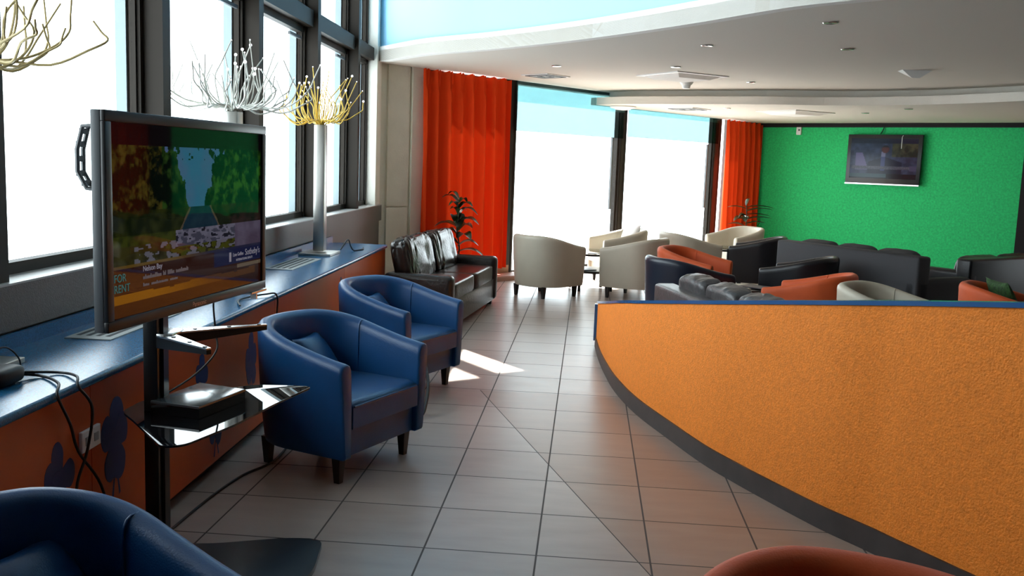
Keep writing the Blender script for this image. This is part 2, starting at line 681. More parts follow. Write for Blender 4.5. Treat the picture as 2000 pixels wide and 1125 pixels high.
struct('trim_20', bm, MT['tan'])
bm = BM()
rbox(bm, 0.2, 1.75, 0.02, 0.36, 0.0, 0.05)
rbox(bm, 0.2, 1.75, 0.02, 0.34, 0.05, 0.058)
struct('trim_21', bm, MT['pinkledge'])
for i, (s0, s1) in enumerate(((1.70, 4.10), (4.25, 6.82))):
    w = bpy.data.objects.new('window_%d' % (20 + i), None)
    COL.objects.link(w)
    w['kind'] = 'structure'
    bm = BM()
    rbox(bm, s0, s1, -0.10, -0.03, 0, 0.07)
    rbox(bm, s0, s1, -0.10, -0.03, ZC - 0.04, ZC)
    rbox(bm, s0, s0 + 0.035, -0.10, -0.03, 0, ZC)
    rbox(bm, s1 - 0.035, s1, -0.10, -0.03, 0, ZC)
    fr = struct('window_frame', bm, MT['frame'], w)
    bm = BM()
    rbox(bm, s0 + 0.035, s1 - 0.035, -0.068, -0.062, 0.07, ZC - 0.04)
    struct('pane', bm, MT['glass'], fr)
    bm = BM()
    rbox(bm, s1 - 0.16, s1 - 0.125, -0.06, -0.03, 0.9, 2.0)
    struct('window_rail', bm, MT['tv_grey'], w)
for i, (s0, s1) in enumerate(((1.40, 1.745), (4.10, 4.25), (6.82, 7.04))):
    bm = BM()
    rbox(bm, s0, s1, -0.10, 0.0, 0, ZC)
    rbox(bm, s0 + 0.02, s0 + 0.04, 0.0, 0.008, 0, ZC)
    rbox(bm, s1 - 0.04, s1 - 0.02, 0.0, 0.008, 0, ZC)
    struct('trim_%d' % (22 + i), bm, MT['frame'])
portal('portal_rear', Rr(4.4, -0.35, 1.33), -UX, (0, 0, 1), 5.4, 2.7)

# tinted roller screens drawn a little way down over the rear windows
for i, (s0, s1, zb, lab) in enumerate(((1.68, 4.12, 1.99, 'pale blue see-through roller blind on the rear window beside the long orange curtain'),
                                        (4.22, 6.90, 2.02, 'pale blue see-through roller blind on the rear window beside the green wall'))):
    t = thing('roller_blind', lab, 'blind', Rr((s0 + s1) / 2, 0.03, zb), 0, 'roller blinds on the rear windows')
    inv = Matrix.Translation(Vector(t.location)).inverted()
    for nm, z0, z1, d, mm in (('lower_screen', zb, ZC - 0.005, 0.03, 'blind2'), ('upper_screen', 2.38, ZC - 0.005, 0.045, 'blind')):
        bm = BM()
        rbox(bm, s0, s1, d, d + 0.002, z0, z1)
        o = build(nm, bm, MT[mm], t)
        o.matrix_parent_inverse = inv

# green wall
CG = PW + UX * SG


def Gg(s, d, z=0.0):
    p = CG + NX * s - UX * d
    return (p.x, p.y, z)


def gbox(bm, s0, s1, d0, d1, z0, z1):
    hexa(bm, [Gg(s0, d0, z0), Gg(s1, d0, z0), Gg(s1, d1, z0), Gg(s0, d1, z0),
              Gg(s0, d0, z1), Gg(s1, d0, z1), Gg(s1, d1, z1), Gg(s0, d1, z1)])


bm = BM()
gbox(bm, -0.3, 4.6, -0.2, 0.0, 0, ZT)
struct('wall_green', bm, MT['green'])
bm = BM()
gbox(bm, 0.0, 4.6, 0.0, 0.05, 2.385, 2.42)
gbox(bm, 0.0, 4.6, 0.0, 0.09, 2.42, 2.452)
struct('trim_30', bm, MT['beam'])
bm = BM()
gbox(bm, 4.58, 4.95, -0.2, 0.10, 0, ZC)
struct('trim_31', bm, MT['beam'])
bm = BM()
gbox(bm, 4.95, 9.0, -0.2, 0.0, 2.4, ZT)
gbox(bm, 7.4, 9.0, -0.2, 0.0, 0, 2.4)
struct('wall_far_right', bm, MT['room'])

# floor, other walls, ceilings
bm = BM()
prism(bm, [(-3.0, -5.0), (12.0, -5.0), (12.0, 12.0), (7.0, 20.0), (2.0, 20.0), (-3.0, 11.8)], -0.12, 0.0)
struct('floor', bm, MT['floor'])
bm = BM()
box(bm, (4.5, -4.2, 2.6), (15.2, 0.3, 5.2))
struct('wall_back', bm, MT['room'])
bm = BM()
box(bm, (10.6, 4.0, 2.6), (0.3, 16.4, 5.2))
struct('wall_right', bm, MT['room'])
bm = BM()
prism(bm, [(-2.6, -4.4), (10.8, -4.4), (10.8, 14.0), (4.0, 19.6), (2.5, 19.0), (-2.9, 11.6)], ZT, ZT + 0.15)
struct('ceiling_upper', bm, MT['upper_ceiling'])

EDGE = [(-2.75, 11.25), (-2.43, 10.93), (-1.789, 10.13), (-1.076, 9.545), (-0.331, 8.822), (0.25, 8.141), (0.776, 7.442), (1.26, 6.72), (1.66, 6.33), (2.4, 5.75), (3.4, 5.25), (4.8, 4.9), (7.0, 4.7), (10.5, 4.6)]
es = [(p.x, p.y) for p in smooth_path([(*p, 0) for p in EDGE], 6)]
bm = BM()
back = [(10.5, 14.1), (3.9, 19.3), (2.6, 18.6), (-2.6, 11.8)]
prism(bm, es + back, ZC, ZC + 0.12)
struct('ceiling', bm, MT['ceiling'])


def ribbon(bm, path, off, thick, z0, z1):
    """a wall along a plan path, its face at `off` to the left of travel, `thick` deep"""
    P = [Vector((p[0], p[1], 0)) for p in path]
    A, B = [], []
    for i, p in enumerate(P):
        d = (P[min(i + 1, len(P) - 1)] - P[max(i - 1, 0)]).normalized()
        nl = Vector((-d.y, d.x, 0))
        A.append(p + nl * off)
        B.append(p + nl * (off + thick))
    ring = []
    for a, b in zip(A, B):
        ring.append([bm.verts.new((a.x, a.y, z0)), bm.verts.new((a.x, a.y, z1)), bm.verts.new((b.x, b.y, z1)), bm.verts.new((b.x, b.y, z0))])
    for r, q in zip(ring, ring[1:]):
        for k in range(4):
            bm.faces.new((r[k], r[(k + 1) % 4], q[(k + 1) % 4], q[k]))
    bm.faces.new(ring[0])
    bm.faces.new(ring[-1][::-1])


bm = BM()
ribbon(bm, es, 0.0, 0.10, ZC - 0.001, ZC + 0.165)
struct('ceiling_fascia', bm, MT['fascia'], None, 30)
bm = BM()
ribbon(bm, es, 0.05, 0.10, ZC + 0.165, ZT)
struct('wall_upper', bm, MT['blue_wall'], None, 30)

SOF = [(-0.02, 14.37), (0.30, 14.03), (0.678, 13.789), (1.7, 13.34), (2.34, 13.07), (3.22, 12.84), (4.16, 12.17), (4.83, 11.21), (5.5, 9.9), (6.2, 8.2)]
ss = [(p.x, p.y) for p in smooth_path([(*p, 0) for p in SOF], 5)]
bm = BM()
prism(bm, ss + [(10.4, 8.2), (10.4, 12.1), (6.8, 15.25), (3.15, 18.15)], ZS, ZS + 0.105)
struct('ceiling_soffit', bm, MT['ceiling'])
bm = BM()
s2 = [(p[0] + 0.22 + 0.05, p[1] + 0.16) for p in ss]
prism(bm, s2 + [(10.4, 8.4), (10.4, 12.1), (6.8, 15.25), (3.15, 18.15)], ZS + 0.105, ZC)
struct('ceiling_step', bm, MT['ceiling'])

# unseen slab added past the left wall to block sun; slots shape floor patches
A2 = Vector((SUN_AZ.x, SUN_AZ.y, 0)).normalized()
B2 = Vector((-A2.y, A2.x, 0))
HZ = (ZT + 0.18) / SUN_TAN   # horizontal run of the sun from the added slab to floor


def sun_mask_pt(a, b):
    p = A2 * a + B2 * b
    return (p.x, p.y)


def ab(x, y):
    """roof coordinates of the slot that lights floor point (x, y)"""
    p = Vector((x, y, 0)) - A2 * HZ
    return p.dot(A2), p.dot(B2)


s1a = [ab(-0.393, 7.036), ab(-0.577, 6.822)]
s2a = [ab(-0.736, 6.68), ab(-0.919, 6.472)]
a_hi1 = (s1a[0][0] + s1a[1][0]) / 2
a_hi2 = (s2a[0][0] + s2a[1][0]) / 2
b11, b10 = s1a[0][1], s1a[1][1]
b21, b20 = s2a[0][1], s2a[1][1]
bm = BM()


def rp(a0, a1, b0, b1):
    prism(bm, [sun_mask_pt(a0, b0), sun_mask_pt(a1, b0), sun_mask_pt(a1, b1), sun_mask_pt(a0, b1)], ZT + 0.16, ZT + 0.20)


XO = -5.2                   # outer edge of the added slab


def rstrip(b0, b1, a0=None, a1=None):
    """one strip of roof between two lines along the sun; a0 / a1 None = out to the outer edge / in over the wall"""
    def a_at(x, b):
        return (x - B2.x * b) / A2.x
    q = [(a_at(XO, b0) if a0 is None else a0, b0), (a_at(-2.2, b0) if a1 is None else a1, b0),
         (a_at(-2.2, b1) if a1 is None else a1, b1), (a_at(XO, b1) if a0 is None else a0, b1)]
    prism(bm, [sun_mask_pt(*p) for p in q], ZT + 0.16, ZT + 0.20)


rstrip(-8.0, b20)
rstrip(b20, b21, None, a_hi2 - 0.75)
rstrip(b20, b21, a_hi2, None)
rstrip(b21, b10)
rstrip(b10, b11, None, a_hi1 - 0.95)
rstrip(b10, b11, a_hi1, None)
rstrip(b11, 5.4)
struct('sun_mask_roof', bm, MT['room'])  # invented slotted overhang, there only to shape the sun on the floor

# ------------------------------------------------------------------ counter under the windows
YC0, YC1 = -2.0, 8.66
ct = thing('window_counter', 'long low counter with blue top and orange front under the left windows', 'counter', W(-0.25, 3.3))
inv = Matrix.Translation(Vector(ct.location)).inverted()


def cpart(name, bm, m, parent=None, smooth=None, label=None):
    o = build(name, bm, m, parent or ct, smooth)
    if parent is None:
        o.matrix_parent_inverse = inv
    if label:
        o['label'] = label
    return o


bm = BM()
prism_pts = []
wbox(bm, -0.528, 0.014, YC0, YC1, 0.722, 0.755)
eds = [e for e in bm.edges if all(abs(v.co.x - W(0.014, v.co.y)[0]) < 1e-4 for v in e.verts) and abs(e.verts[0].co.y - e.verts[1].co.y) > 1]
bmesh.ops.bevel(bm, geom=eds, offset=0.014, segments=4, affect='EDGES', profile=0.5)
top = cpart('worktop', bm, MT['worktop'], None, 40, 'speckled blue worktop')
bm = BM()
wbox(bm, -0.528, -0.505, YC0, YC1, 0.755, 0.812)
cpart('upstand', bm, MT['worktop'], top)
joints = [YC0, -0.8, 1.0, 3.122, 5.263, 7.0, YC1 - 0.01]
panels = []
for a, b in zip(joints, joints[1:]):
    bm = BM()
    wbox(bm, -0.03, -0.004, a + 0.002, b - 0.002, 0.06, 0.722)
    panels.append(cpart('front_panel', bm, MT['panel'], None, None, 'orange front panel'))
bm = BM()
wbox(bm, -0.50, -0.03, YC1 - 0.03, YC1 - 0.005, 0.0, 0.722)
cpart('end_panel', bm, MT['panel'], None, None, 'orange end panel')
bm = BM()
wbox(bm, -0.5, -0.06, YC0, YC1 - 0.04, 0.0, 0.06)
cpart('plinth', bm, MT['dark'], None, None, 'dark recessed plinth')


# painted blue flowers on the orange front
def flower(y, z, r, pan, n=5, seed=0, squash=0.75):
    rnd = random.Random(seed)
    r *= 1.25
    bm = BM()
    for k in range(n + 1):
        a = PI / 2 + 2 * PI * k / n + rnd.uniform(-0.25, 0.25)
        L, w = (r * rnd.uniform(0.85, 1.05), r * rnd.uniform(0.36, 0.46)) if k < n else (r * 0.5, r * 0.5)
        cy_, cz_ = (y + squash * math.cos(a) * L * 0.52, z + math.sin(a) * L * 0.52) if k < n else (y, z)
        o_ = -0.0031 + 0.00012 * k
        ring = []
        for j in range(22):
            t = 2 * PI * j / 22
            pu = math.cos(t) * L * 0.52
            pv = math.sin(t) * w * (1 + 0.28 * math.cos(t)) * (1 + 0.05 * math.sin(5 * t + seed))
            ring.append((cy_ + squash * (pu * math.cos(a) - pv * math.sin(a)), cz_ + pu * math.sin(a) + pv * math.cos(a)))
        q = [[bm.verts.new(W(oo, p[0], p[1])) for p in ring] for oo in (-0.0042, o_)]
        bm.faces.new(q[1])
        for j in range(22):
            bm.faces.new((q[0][j], q[0][(j + 1) % 22], q[1][(j + 1) % 22], q[1][j]))
    for sy_ in (-1, 1):
        st = [bm.verts.new(W(-0.003, y + dy * sy_, z + dz)) for dy, dz in ((0.0, -r * 0.6), (0.008, -r * 0.6), (0.035, -r * 1.35), (0.022, -r * 1.4))]
        bm.faces.new(st)
    cpart('flower_motif', bm, MT['petal'], pan, None, 'dark blue painted flower')


flower(3.30, 0.47, 0.125, panels[3], 5, 1)
flower(2.91, 0.45, 0.10, panels[2], 4, 2)
flower(4.33, 0.26, 0.10, panels[3], 5, 3)
flower(4.15, 0.53, 0.085, panels[3], 4, 4)
flower(4.85, 0.45, 0.12, panels[3], 5, 5, 0.6)
flower(6.9, 0.53, 0.10, panels[4], 5, 6, 0.6)
flower(2.2, 0.40, 0.12, panels[2], 5, 7)

# pale air grilles lying in the worktop
for i, (y0, y1, lab) in enumerate(((3.73, 4.47, 'pale slotted air grille in the blue worktop behind the big screen stand'),
                                    (6.39, 7.18, 'pale slotted air grille in the blue worktop in front of the tall steel lamp'))):
    g = thing('air_grille', lab, 'vent', W(-0.33, (y0 + y1) / 2, 0.755), 0, 'air grilles in the worktop')
    gi = Matrix.Translation(Vector(g.location)).inverted()
    bm = BM()
    wbox(bm, -0.43, -0.23, y0, y1, 0.7552, 0.760)
    o = build('grille_plate', bm, MT['grille'], g)
    o.matrix_parent_inverse = gi
    for k in range(4):
        oo = -0.41 + 0.043 * k
        bm = BM()
        wbox(bm, oo, oo + 0.02, y0 + 0.06, y1 - 0.06, 0.7600, 0.7608)
        o = build('slot', bm, MT['slot'], g)
        o.matrix_parent_inverse = gi

# socket on the orange front
so = thing('wall_socket', 'white double socket on the orange counter front behind the cables', 'socket', W(0.0, 3.10, 0.536), WRZ)
bm = BM()
box(bm, (0.003, 0, 0), (0.014, 0.13, 0.075), 0, 0.003)
build('socket_plate', bm, MT['white'], so)
for y in (-0.03, 0.03):
    bm = BM()
    box(bm, (0.011, y, 0), (0.004, 0.028, 0.03))
    build('outlet', bm, MT['grille'], so)

# ------------------------------------------------------------------ low curved partition
LW = [(0.118, 8.118, 0.395), (0.144, 7.552, 0.478), (0.185, 7.028, 0.556), (0.248, 6.469, 0.643), (0.363, 5.902, 0.729), (0.536, 5.347, 0.816), (0.671, 4.946, 0.879),
      (0.792, 4.672, 0.924), (0.921, 4.409, 0.968), (1.086, 4.097, 1.019), (1.225, 3.885, 1.055), (1.306, 3.744, 1.078), (1.62, 3.22, 1.160), (2.0, 2.62, 1.245), (2.35, 2.05, 1.33)]
lw = smooth_path(LW, 5)


def wall_ribbon(bm, path, o0, o1, zlo, zhi):
    """zlo / zhi are functions of the wall's top height"""
    rings = []
    for i, p in enumerate(path):
        d = path[min(i + 1, len(path) - 1)] - path[max(i - 1, 0)]
        d = Vector((d.x, d.y, 0)).normalized()
        nl = Vector((-d.y, d.x, 0))     # left of travel (towards the far seats)
        a, b = p + nl * o0, p + nl * o1
        rings.append([bm.verts.new((a.x, a.y, zlo(p.z))), bm.verts.new((a.x, a.y, zhi(p.z))), bm.verts.new((b.x, b.y, zhi(p.z))), bm.verts.new((b.x, b.y, zlo(p.z)))])
    for r, q in zip(rings, rings[1:]):
        for k in range(4):
            bm.faces.new((r[k], r[(k + 1) % 4], q[(k + 1) % 4], q[k]))
    bm.faces.new(rings[0])
    bm.faces.new(rings[-1][::-1])


bm = BM()
wall_ribbon(bm, lw, 0.012, 0.085, lambda t: 0.0, lambda t: t - 0.018)
struct('wall_partition', bm, MT['orange'], None, 30)
bm = BM()
wall_ribbon(bm, lw, 0.004, 0.095, lambda t: t - 0.019, lambda t: t)
struct('trim_40', bm, MT['cap'], None, 30)
bm = BM()
wall_ribbon(bm, lw, 0.0, 0.012, lambda t: 0.0, lambda t: 0.078 + 0.026 * min(1, max(0, (t - 0.4) / 0.25)))
struct('baseboard_partition', bm, MT['skirting'], None, 30)
bm = BM()
hexa(bm, [(0.105, 8.118, 0.05), (0.215, 8.118, 0.05), (0.215, 8.15, 0.05), (0.105, 8.15, 0.05), (0.105, 8.118, 0.37), (0.215, 8.118, 0.37), (0.215, 8.15, 0.37), (0.105, 8.15, 0.37)])
struct('trim_41', bm, MT['cap'])

# ------------------------------------------------------------------ tub chairs
HB, HF = 0.765, 0.625       # back and arm-front heights


def chair_plan(off, n=44, w=0.385, yf=-0.345, yb=0.365):
    pts = []
    e = 2 / 2.15
    w, yb = w - off, yb - off
    for k in range(6):
        pts.append((w, yf + (0.0 - yf) * k / 6))
    for k in range(n + 1):
        a = PI * k / n
        c, s = math.cos(a), math.sin(a)
        pts.append((math.copysign(abs(c) ** e, c) * w, abs(s) ** e * yb))
    for k in range(1, 7):
        pts.append((-w, 0.0 + (yf - 0.0) * k / 6))
    return pts


def chair_h(y):
    t = min(1, max(0, (y + 0.345) / 0.66))
    t = 0.6 * t + 0.4 * t * t * (3 - 2 * t)
    return HF + (HB - HF) * t


def make_shell():
    bm = BM()
    plan = chair_plan(0.0)
    n = len(plan)
    rings = []
    for i, (x, y) in enumerate(plan):
        p = Vector((x, y))
        d = (Vector(plan[min(i + 1, n - 1)]) - Vector(plan[max(i - 1, 0)])).normalized()
        inn = Vector((-d.y, d.x))
        h = chair_h(y)
        prof = [(0.042, 0.140), (0.036, 0.17), (0.026, 0.28), (0.012, 0.45), (0.002, h - 0.07), (0.0, h - 0.045), (0.004, h - 0.022), (0.016, h - 0.007), (0.034, h),
                (0.054, h - 0.002), (0.072, h - 0.012), (0.082, h - 0.030), (0.087, h - 0.06), (0.092, 0.42), (0.094, 0.27), (0.094, 0.140)]
        rings.append([(p + inn * o_, z) for o_, z in prof])
    # rounded arm fronts
    def cap(r, dy):
        out = []
        for sc, ady in ((0.93, 0.012), (0.78, 0.018)):
            cx = sum(q[0].x for q in r) / len(r)
            cz = sum(q[1] for q in r) / len(r)
            out.append([(Vector((cx + (q[0].x - cx) * sc, q[0].y - ady)), cz + (q[1] - cz) * (1 - (1 - sc) * 0.25)) for q in r])
        return out
    a, b = cap(rings[0], 0), cap(rings[-1], 0)
    rings = [a[1], a[0]] + rings + [b[0], b[1]]
    V = [[bm.verts.new((q[0].x, q[0].y, q[1])) for q in r] for r in rings]
    m = len(V[0])
    for r, q in zip(V, V[1:]):
        for k in range(m):
            bm.faces.new((r[k], r[(k + 1) % m], q[(k + 1) % m], q[k]))
    bm.faces.new(V[0])
    bm.faces.new(V[-1][::-1])
    return bm


def seam_pts(off_in, idx):
    plan = chair_plan(0.0)
    return plan[idx]


def make_chair(m, label, group):
    t = thing('tub_chair', label, 'armchair', (0, 0, 0), 0, group)
    sh = build('shell', make_shell(), MT[m], t, 50)
    # raised seams where the back panel meets the arms, inside
    for sgn in (1, -1):
        bm = BM()
        y0 = 0.05
        xx = 0.0
        pl = chair_plan(0.090)
        cand = [p for p in pl if p[0] * sgn > 0]
        p0 = min(cand, key=lambda p: abs(p[1] - y0))
        h = chair_h(p0[1])
        pts = [(p0[0], p0[1], 0.44 + (h - 0.07 - 0.44) * k / 6) for k in range(7)]
        pr = min(chair_plan(0.035), key=lambda p: (p[0] - p0[0] * 1.10) ** 2 + (p[1] - p0[1] * 1.25) ** 2)
        pts += [(p0[0] * 1.015, p0[1] * 1.02, h - 0.030), (p0[0] * 1.05, p0[1] * 1.05, h - 0.010), (p0[0] * 1.10, p0[1] * 1.08, h - 0.002), (p0[0] * 1.17, p0[1] * 1.12, h - 0.001), (p0[0] * 1.24, p0[1] * 1.2, h - 0.012)]
        tube(bm, pts, 0.0042, 6)
        build('seam', bm, MT[m], sh, 60)
    inner = [p for p in chair_plan(0.090)]
    bm = BM()
    poly = [(x, max(y, -0.325)) for x, y in inner]
    prism(bm, poly, 0.142, 0.285, 0.008, 2)
    build('base', bm, MT[m], t, 40)
    bm = BM()
    poly = [(x * 0.985, y - 0.012) for x, y in chair_plan(0.094, n=40)]
    poly = [(x, y if y > -0.34 else -0.362) for x, y in poly]
    prism(bm, poly, 0.288, 0.425, 0.035, 4)
    build('seat_cushion', bm, MT[m], t, 60)
    bm = BM()
    x0 = 0.275
    tube(bm, [(-x0, -0.3605, 0.40), (0, -0.3625, 0.402), (x0, -0.3605, 0.40)], 0.005, 6)
    build('piping', bm, MT[m], t, 60)
    for x, y in ((0.285, -0.275), (-0.285, -0.275), (0.225, 0.235), (-0.225, 0.235)):
        bm = BM()
        q = []
        for z, r in ((0.145, 0.026), (0.0, 0.016)):
            q += [(x + dx * r, y + dy * r, z) for dx, dy in ((-1, -1), (1, -1), (1, 1), (-1, 1))]
        v = [bm.verts.new(p) for p in q]
        for f in ((0, 1, 2, 3), (7, 6, 5, 4), (0, 4, 5, 1), (1, 5, 6, 2), (2, 6, 7, 3), (3, 7, 4, 0)):
            bm.faces.new([v[k] for k in f])
        build('leg', bm, MT['leg'], t)
    return t


SW = ('shell', 'seam', 'base', 'seat_cushion', 'piping')
CHAIRS = [  # material, x, y, facing, label, group
    ('blue', -1.265, 4.65, (0.92, -0.39), 'blue leather tub armchair just right of the big screen stand', 'blue tub chairs along the counter'),
    ('blue', -1.285, 6.26, (0.92, -0.39), 'blue leather tub armchair between the other blue chair and the dark leather sofa', 'blue tub chairs along the counter'),
    ('blue', -1.155, 1.80, (0.89, -0.46), 'blue leather tub armchair cut off by the bottom left corner of the photo', 'blue tub chairs along the counter'),
    ('rust', 0.555, 1.72, (-0.40, -0.92), 'rust red tub armchair at the bottom edge of the photo beside the orange partition', 'rust tub chairs'),
    ('cream', -0.49, 11.17, (0.63, 0.78), 'cream tub armchair with its back to us beside the long orange curtain', 'cream tub chairs'),
    ('cream', 0.64, 11.38, (-0.90, 0.43), 'cream tub armchair turned away, between the round glass table and the navy chair', 'cream tub chairs'),
    ('cream', 0.47, 12.80, (-0.95, -0.30), 'sunlit cream tub armchair with white cushion beyond the round glass table', 'cream tub chairs'),
    ('cream', 1.32, 12.60, (0.94, 0.34), 'cream tub armchair seen from behind in shade against the rear window, above the rust chair', 'cream tub chairs'),
    ('cream', 2.28, 14.35, (-0.85, -0.53), 'cream tub armchair in front of the short orange curtain', 'cream tub chairs'),
    ('cream', 2.29, 7.30, (0.80, -0.60), 'cream tub armchair whose rim rises just behind the blue cap of the partition', 'cream tub chairs'),
    ('navy', 0.93, 9.00, (0.90, 0.43), 'navy leather tub armchair with its back to us beside the cream chair', 'dark tub chairs'),
    ('rust', 1.12, 10.10, (0.90, -0.43), 'rust red tub armchair directly behind the navy chair', 'rust tub chairs'),
    ('rust', 1.95, 8.15, (-0.90, 0.43), 'rust red tub armchair with its back to us behind the cream rim at the partition', 'rust tub chairs'),
    ('rust', 3.36, 7.75, (0.92, -0.39), 'rust red tub armchair at the right edge holding a green cushion', 'rust tub chairs'),
    ('black', 2.27, 12.55, (-0.96, 0.28), 'black leather tub armchair between the cream chair at the curtain and the charcoal sofa', 'dark tub chairs'),
    ('black', 2.22, 9.80, (-0.90, 0.43), 'black leather tub armchair with shiny inner back in front of the charcoal sofa', 'dark tub chairs'),
]
CS = 0.96
proto = None
for m_, x, y, f_, lab, grp in CHAIRS:
    if proto is None:
        proto = make_chair(m_, lab, grp)
        proto.location = (x, y, 0)
        proto.rotation_euler = (0, 0, face(*f_))
        proto.scale = (CS, CS, CS)
    else:
        copy_tree(proto, (x, y, 0), face(*f_), lab, grp, MT[m_], SW)


def scatter_cushion(ch_xy, f, lx, ly, z, size, yaw, tilt, m, label, grp=None, e=0.35):
    """a square cushion leaning inside a chair at local (lx, ly)"""
    rz = face(*f)
    ca, sa = math.cos(rz), math.sin(rz)
    px, py = ch_xy[0] + lx * ca - ly * sa, ch_xy[1] + lx * sa + ly * ca
    bm = BM()
    n = 18
    g = {}
    for sd_ in (1, -1):
        for i in range(n + 1):
            for j in range(n + 1):
                u, v = 2 * i / n - 1, 2 * j / n - 1
                edge = i in (0, n) or j in (0, n)
                if sd_ == -1 and edge:
                    g[sd_, i, j] = g[1, i, j]
                    continue
                th = 0.5 * 0.11 * ((1 - u * u) * (1 - v * v)) ** 0.42
                k = 1 - 0.07 * (1 - abs(u)) * abs(v) - 0.07 * (1 - abs(v)) * abs(u)
                g[sd_, i, j] = bm.verts.new((u * size / 2 * (1 - 0.08 * (1 - v * v) * (abs(u) ** 3)), sd_ * th, v * size / 2 * (1 - 0.08 * (1 - u * u) * (abs(v) ** 3)) * 1))
    for sd_ in (1, -1):
        for i in range(n):
            for j in range(n):
                q = (g[sd_, i, j], g[sd_, i + 1, j], g[sd_, i + 1, j + 1], g[sd_, i, j + 1])
                bm.faces.new(q if sd_ == -1 else q[::-1])
    o = build('scatter_cushion', bm, MT[m], None, 70)
    o.location = (px, py, z)
    o.rotation_euler = (math.radians(tilt), 0, 0)
    o.rotation_euler = (Matrix.Rotation(rz + yaw, 3, 'Z') @ Matrix.Rotation(math.radians(tilt), 3, 'X')).to_euler()
    return tag(o, label, 'cushion', grp)


BF, BF2 = (0.92, -0.39), (0.89, -0.46)
scatter_cushion((-1.265, 4.65), BF, 0.06, 0.135, 0.505, 0.28, 0.25, -36, 'blue', 'small blue leather cushion in the blue chair beside the screen stand', 'blue scatter cushions')
scatter_cushion((-1.285, 6.26), BF, 0.05, 0.135, 0.505, 0.28, 0.25, -36, 'blue', 'small blue leather cushion in the blue chair next to the dark sofa', 'blue scatter cushions')
scatter_cushion((-1.155, 1.80), BF2, 0.13, 0.135, 0.505, 0.28, 0.25, -36, 'blue', 'small blue leather cushion in the blue chair at the bottom left corner', 'blue scatter cushions')
scatter_cushion((0.47, 12.80), (-0.95, -0.30), 0.05, 0.10, 0.62, 0.38, 0.2, -18, 'white', 'white cushion in the sunlit cream chair beyond the round glass table')
scatter_cushion((3.36, 7.75), (0.92, -0.39), 0.10, 0.0, 0.575, 0.42, 0.4, -26, 'green_cloth', 'dark green speckled cushion in the rust chair at the right edge')


# ------------------------------------------------------------------ sofas
def sofa(label, loc, f, L, D, n, m, arm_h=0.55, back_h=0.68, cush_top=0.82, wr=0.0, group=None, cush_t=0.20, arm_w=0.17, lean=0.0, full_back=True, wz=0.7, wf=7):
    t = thing('leather_sofa', label, 'sofa', (*loc, 0), face(*f), group)
    MM = MT[m]
    bm = BM()
    box(bm, (0, 0, 0.17), (L - 0.02, D - 0.04, 0.24), 0, 0.015)
    build('base', bm, MM, t, 40)
    bm = BM()
    box(bm, (0, D / 2 - 0.09, 0.05 + back_h / 2 - 0.0), (L if full_back else L - 2 * arm_w, 0.18, back_h - 0.1), 0, 0.03, 3)
    build('backrest', bm, MM, t, 40)
    for s in (-1, 1):
        bm = BM()
        box(bm, (s * (L / 2 - arm_w / 2), -0.0, arm_h / 2 + 0.025), (arm_w, D, arm_h - 0.05), 0, 0.05, 4)
        a = build('armrest', bm, MM, t, 40)
    w = (L - 2 * arm_w) / n
    for k in range(n):
        x = -L / 2 + arm_w + w * (k + 0.5)
        bm = BM()
        puff(bm, (x, -0.085, 0.36), (w * 0.995, D - 0.20, 0.17), 0.22, 40, 20, None, wr * 0.35, 5, k * 3.1)
        build('seat_cushion', bm, MM, t, 60)
        bm = BM()
        rot = Matrix.Rotation(math.radians(-12), 3, 'X')
        zc = (0.42 + cush_top) / 2
        puff(bm, (x, D / 2 - 0.235 - lean, zc), (w * 0.99, cush_t, cush_top - 0.40), 0.42, 110, 44, rot, wr, wf, 11 + k * 5.3, wz)
        build('back_cushion', bm, MM, t, 70)
    for x in (-1, 1):
        for y in (-1, 1):
            bm = BM()
            box(bm, (x * (L / 2 - 0.08), y * (D / 2 - 0.08), 0.025), (0.06, 0.06, 0.05))
            build('leg', bm, MT['leg'], t)
    return t


# dark leather sofa along the left wall, past the counter
d_ = Vector((0.102, 0.995)).normalized()
nf = Vector((d_.y, -d_.x))
c_ = Vector((-1.06, 9.33)) - nf * 0.325
sofa('dark brown wrinkled leather sofa against the left wall below the long orange curtain', (c_.x, c_.y), (nf.x, nf.y), 2.12, 0.65, 2, 'brown', 0.53, 0.52, 0.82, 0.026, None, 0.20, 0.15, -0.12, False, 0.30, 9)
# grey-brown sofa backing on the partition
dq = Vector((0.27, -1.0)).normalized()
nq = Vector((-dq.y, dq.x))
cq = Vector((1.18, 6.60))
sofa('grey brown leather sofa with plump cushions right behind the orange partition', (cq.x, cq.y), (nq.x, nq.y), 1.95, 0.78, 3, 'greybrown', 0.60, 0.66, 0.765, 0.012)
# charcoal sofa seen from behind
dg_ = Vector((0.9, -1.45)).normalized()
ng = Vector((-dg_.y, dg_.x))
cg = Vector((2.68, 10.15)) + ng * 0.42
sofa('long charcoal sofa seen from behind in front of the green wall', (cg.x, cg.y), (ng.x, ng.y), 1.95, 0.82, 3, 'grey', 0.58, 0.80, 0.82, 0.004)
sofa('black leather sofa at the right edge of the green wall', (4.63, 11.42), (-0.62, 0.78), 1.9, 0.85, 2, 'black', 0.57, 0.70, 0.70, 0.006)

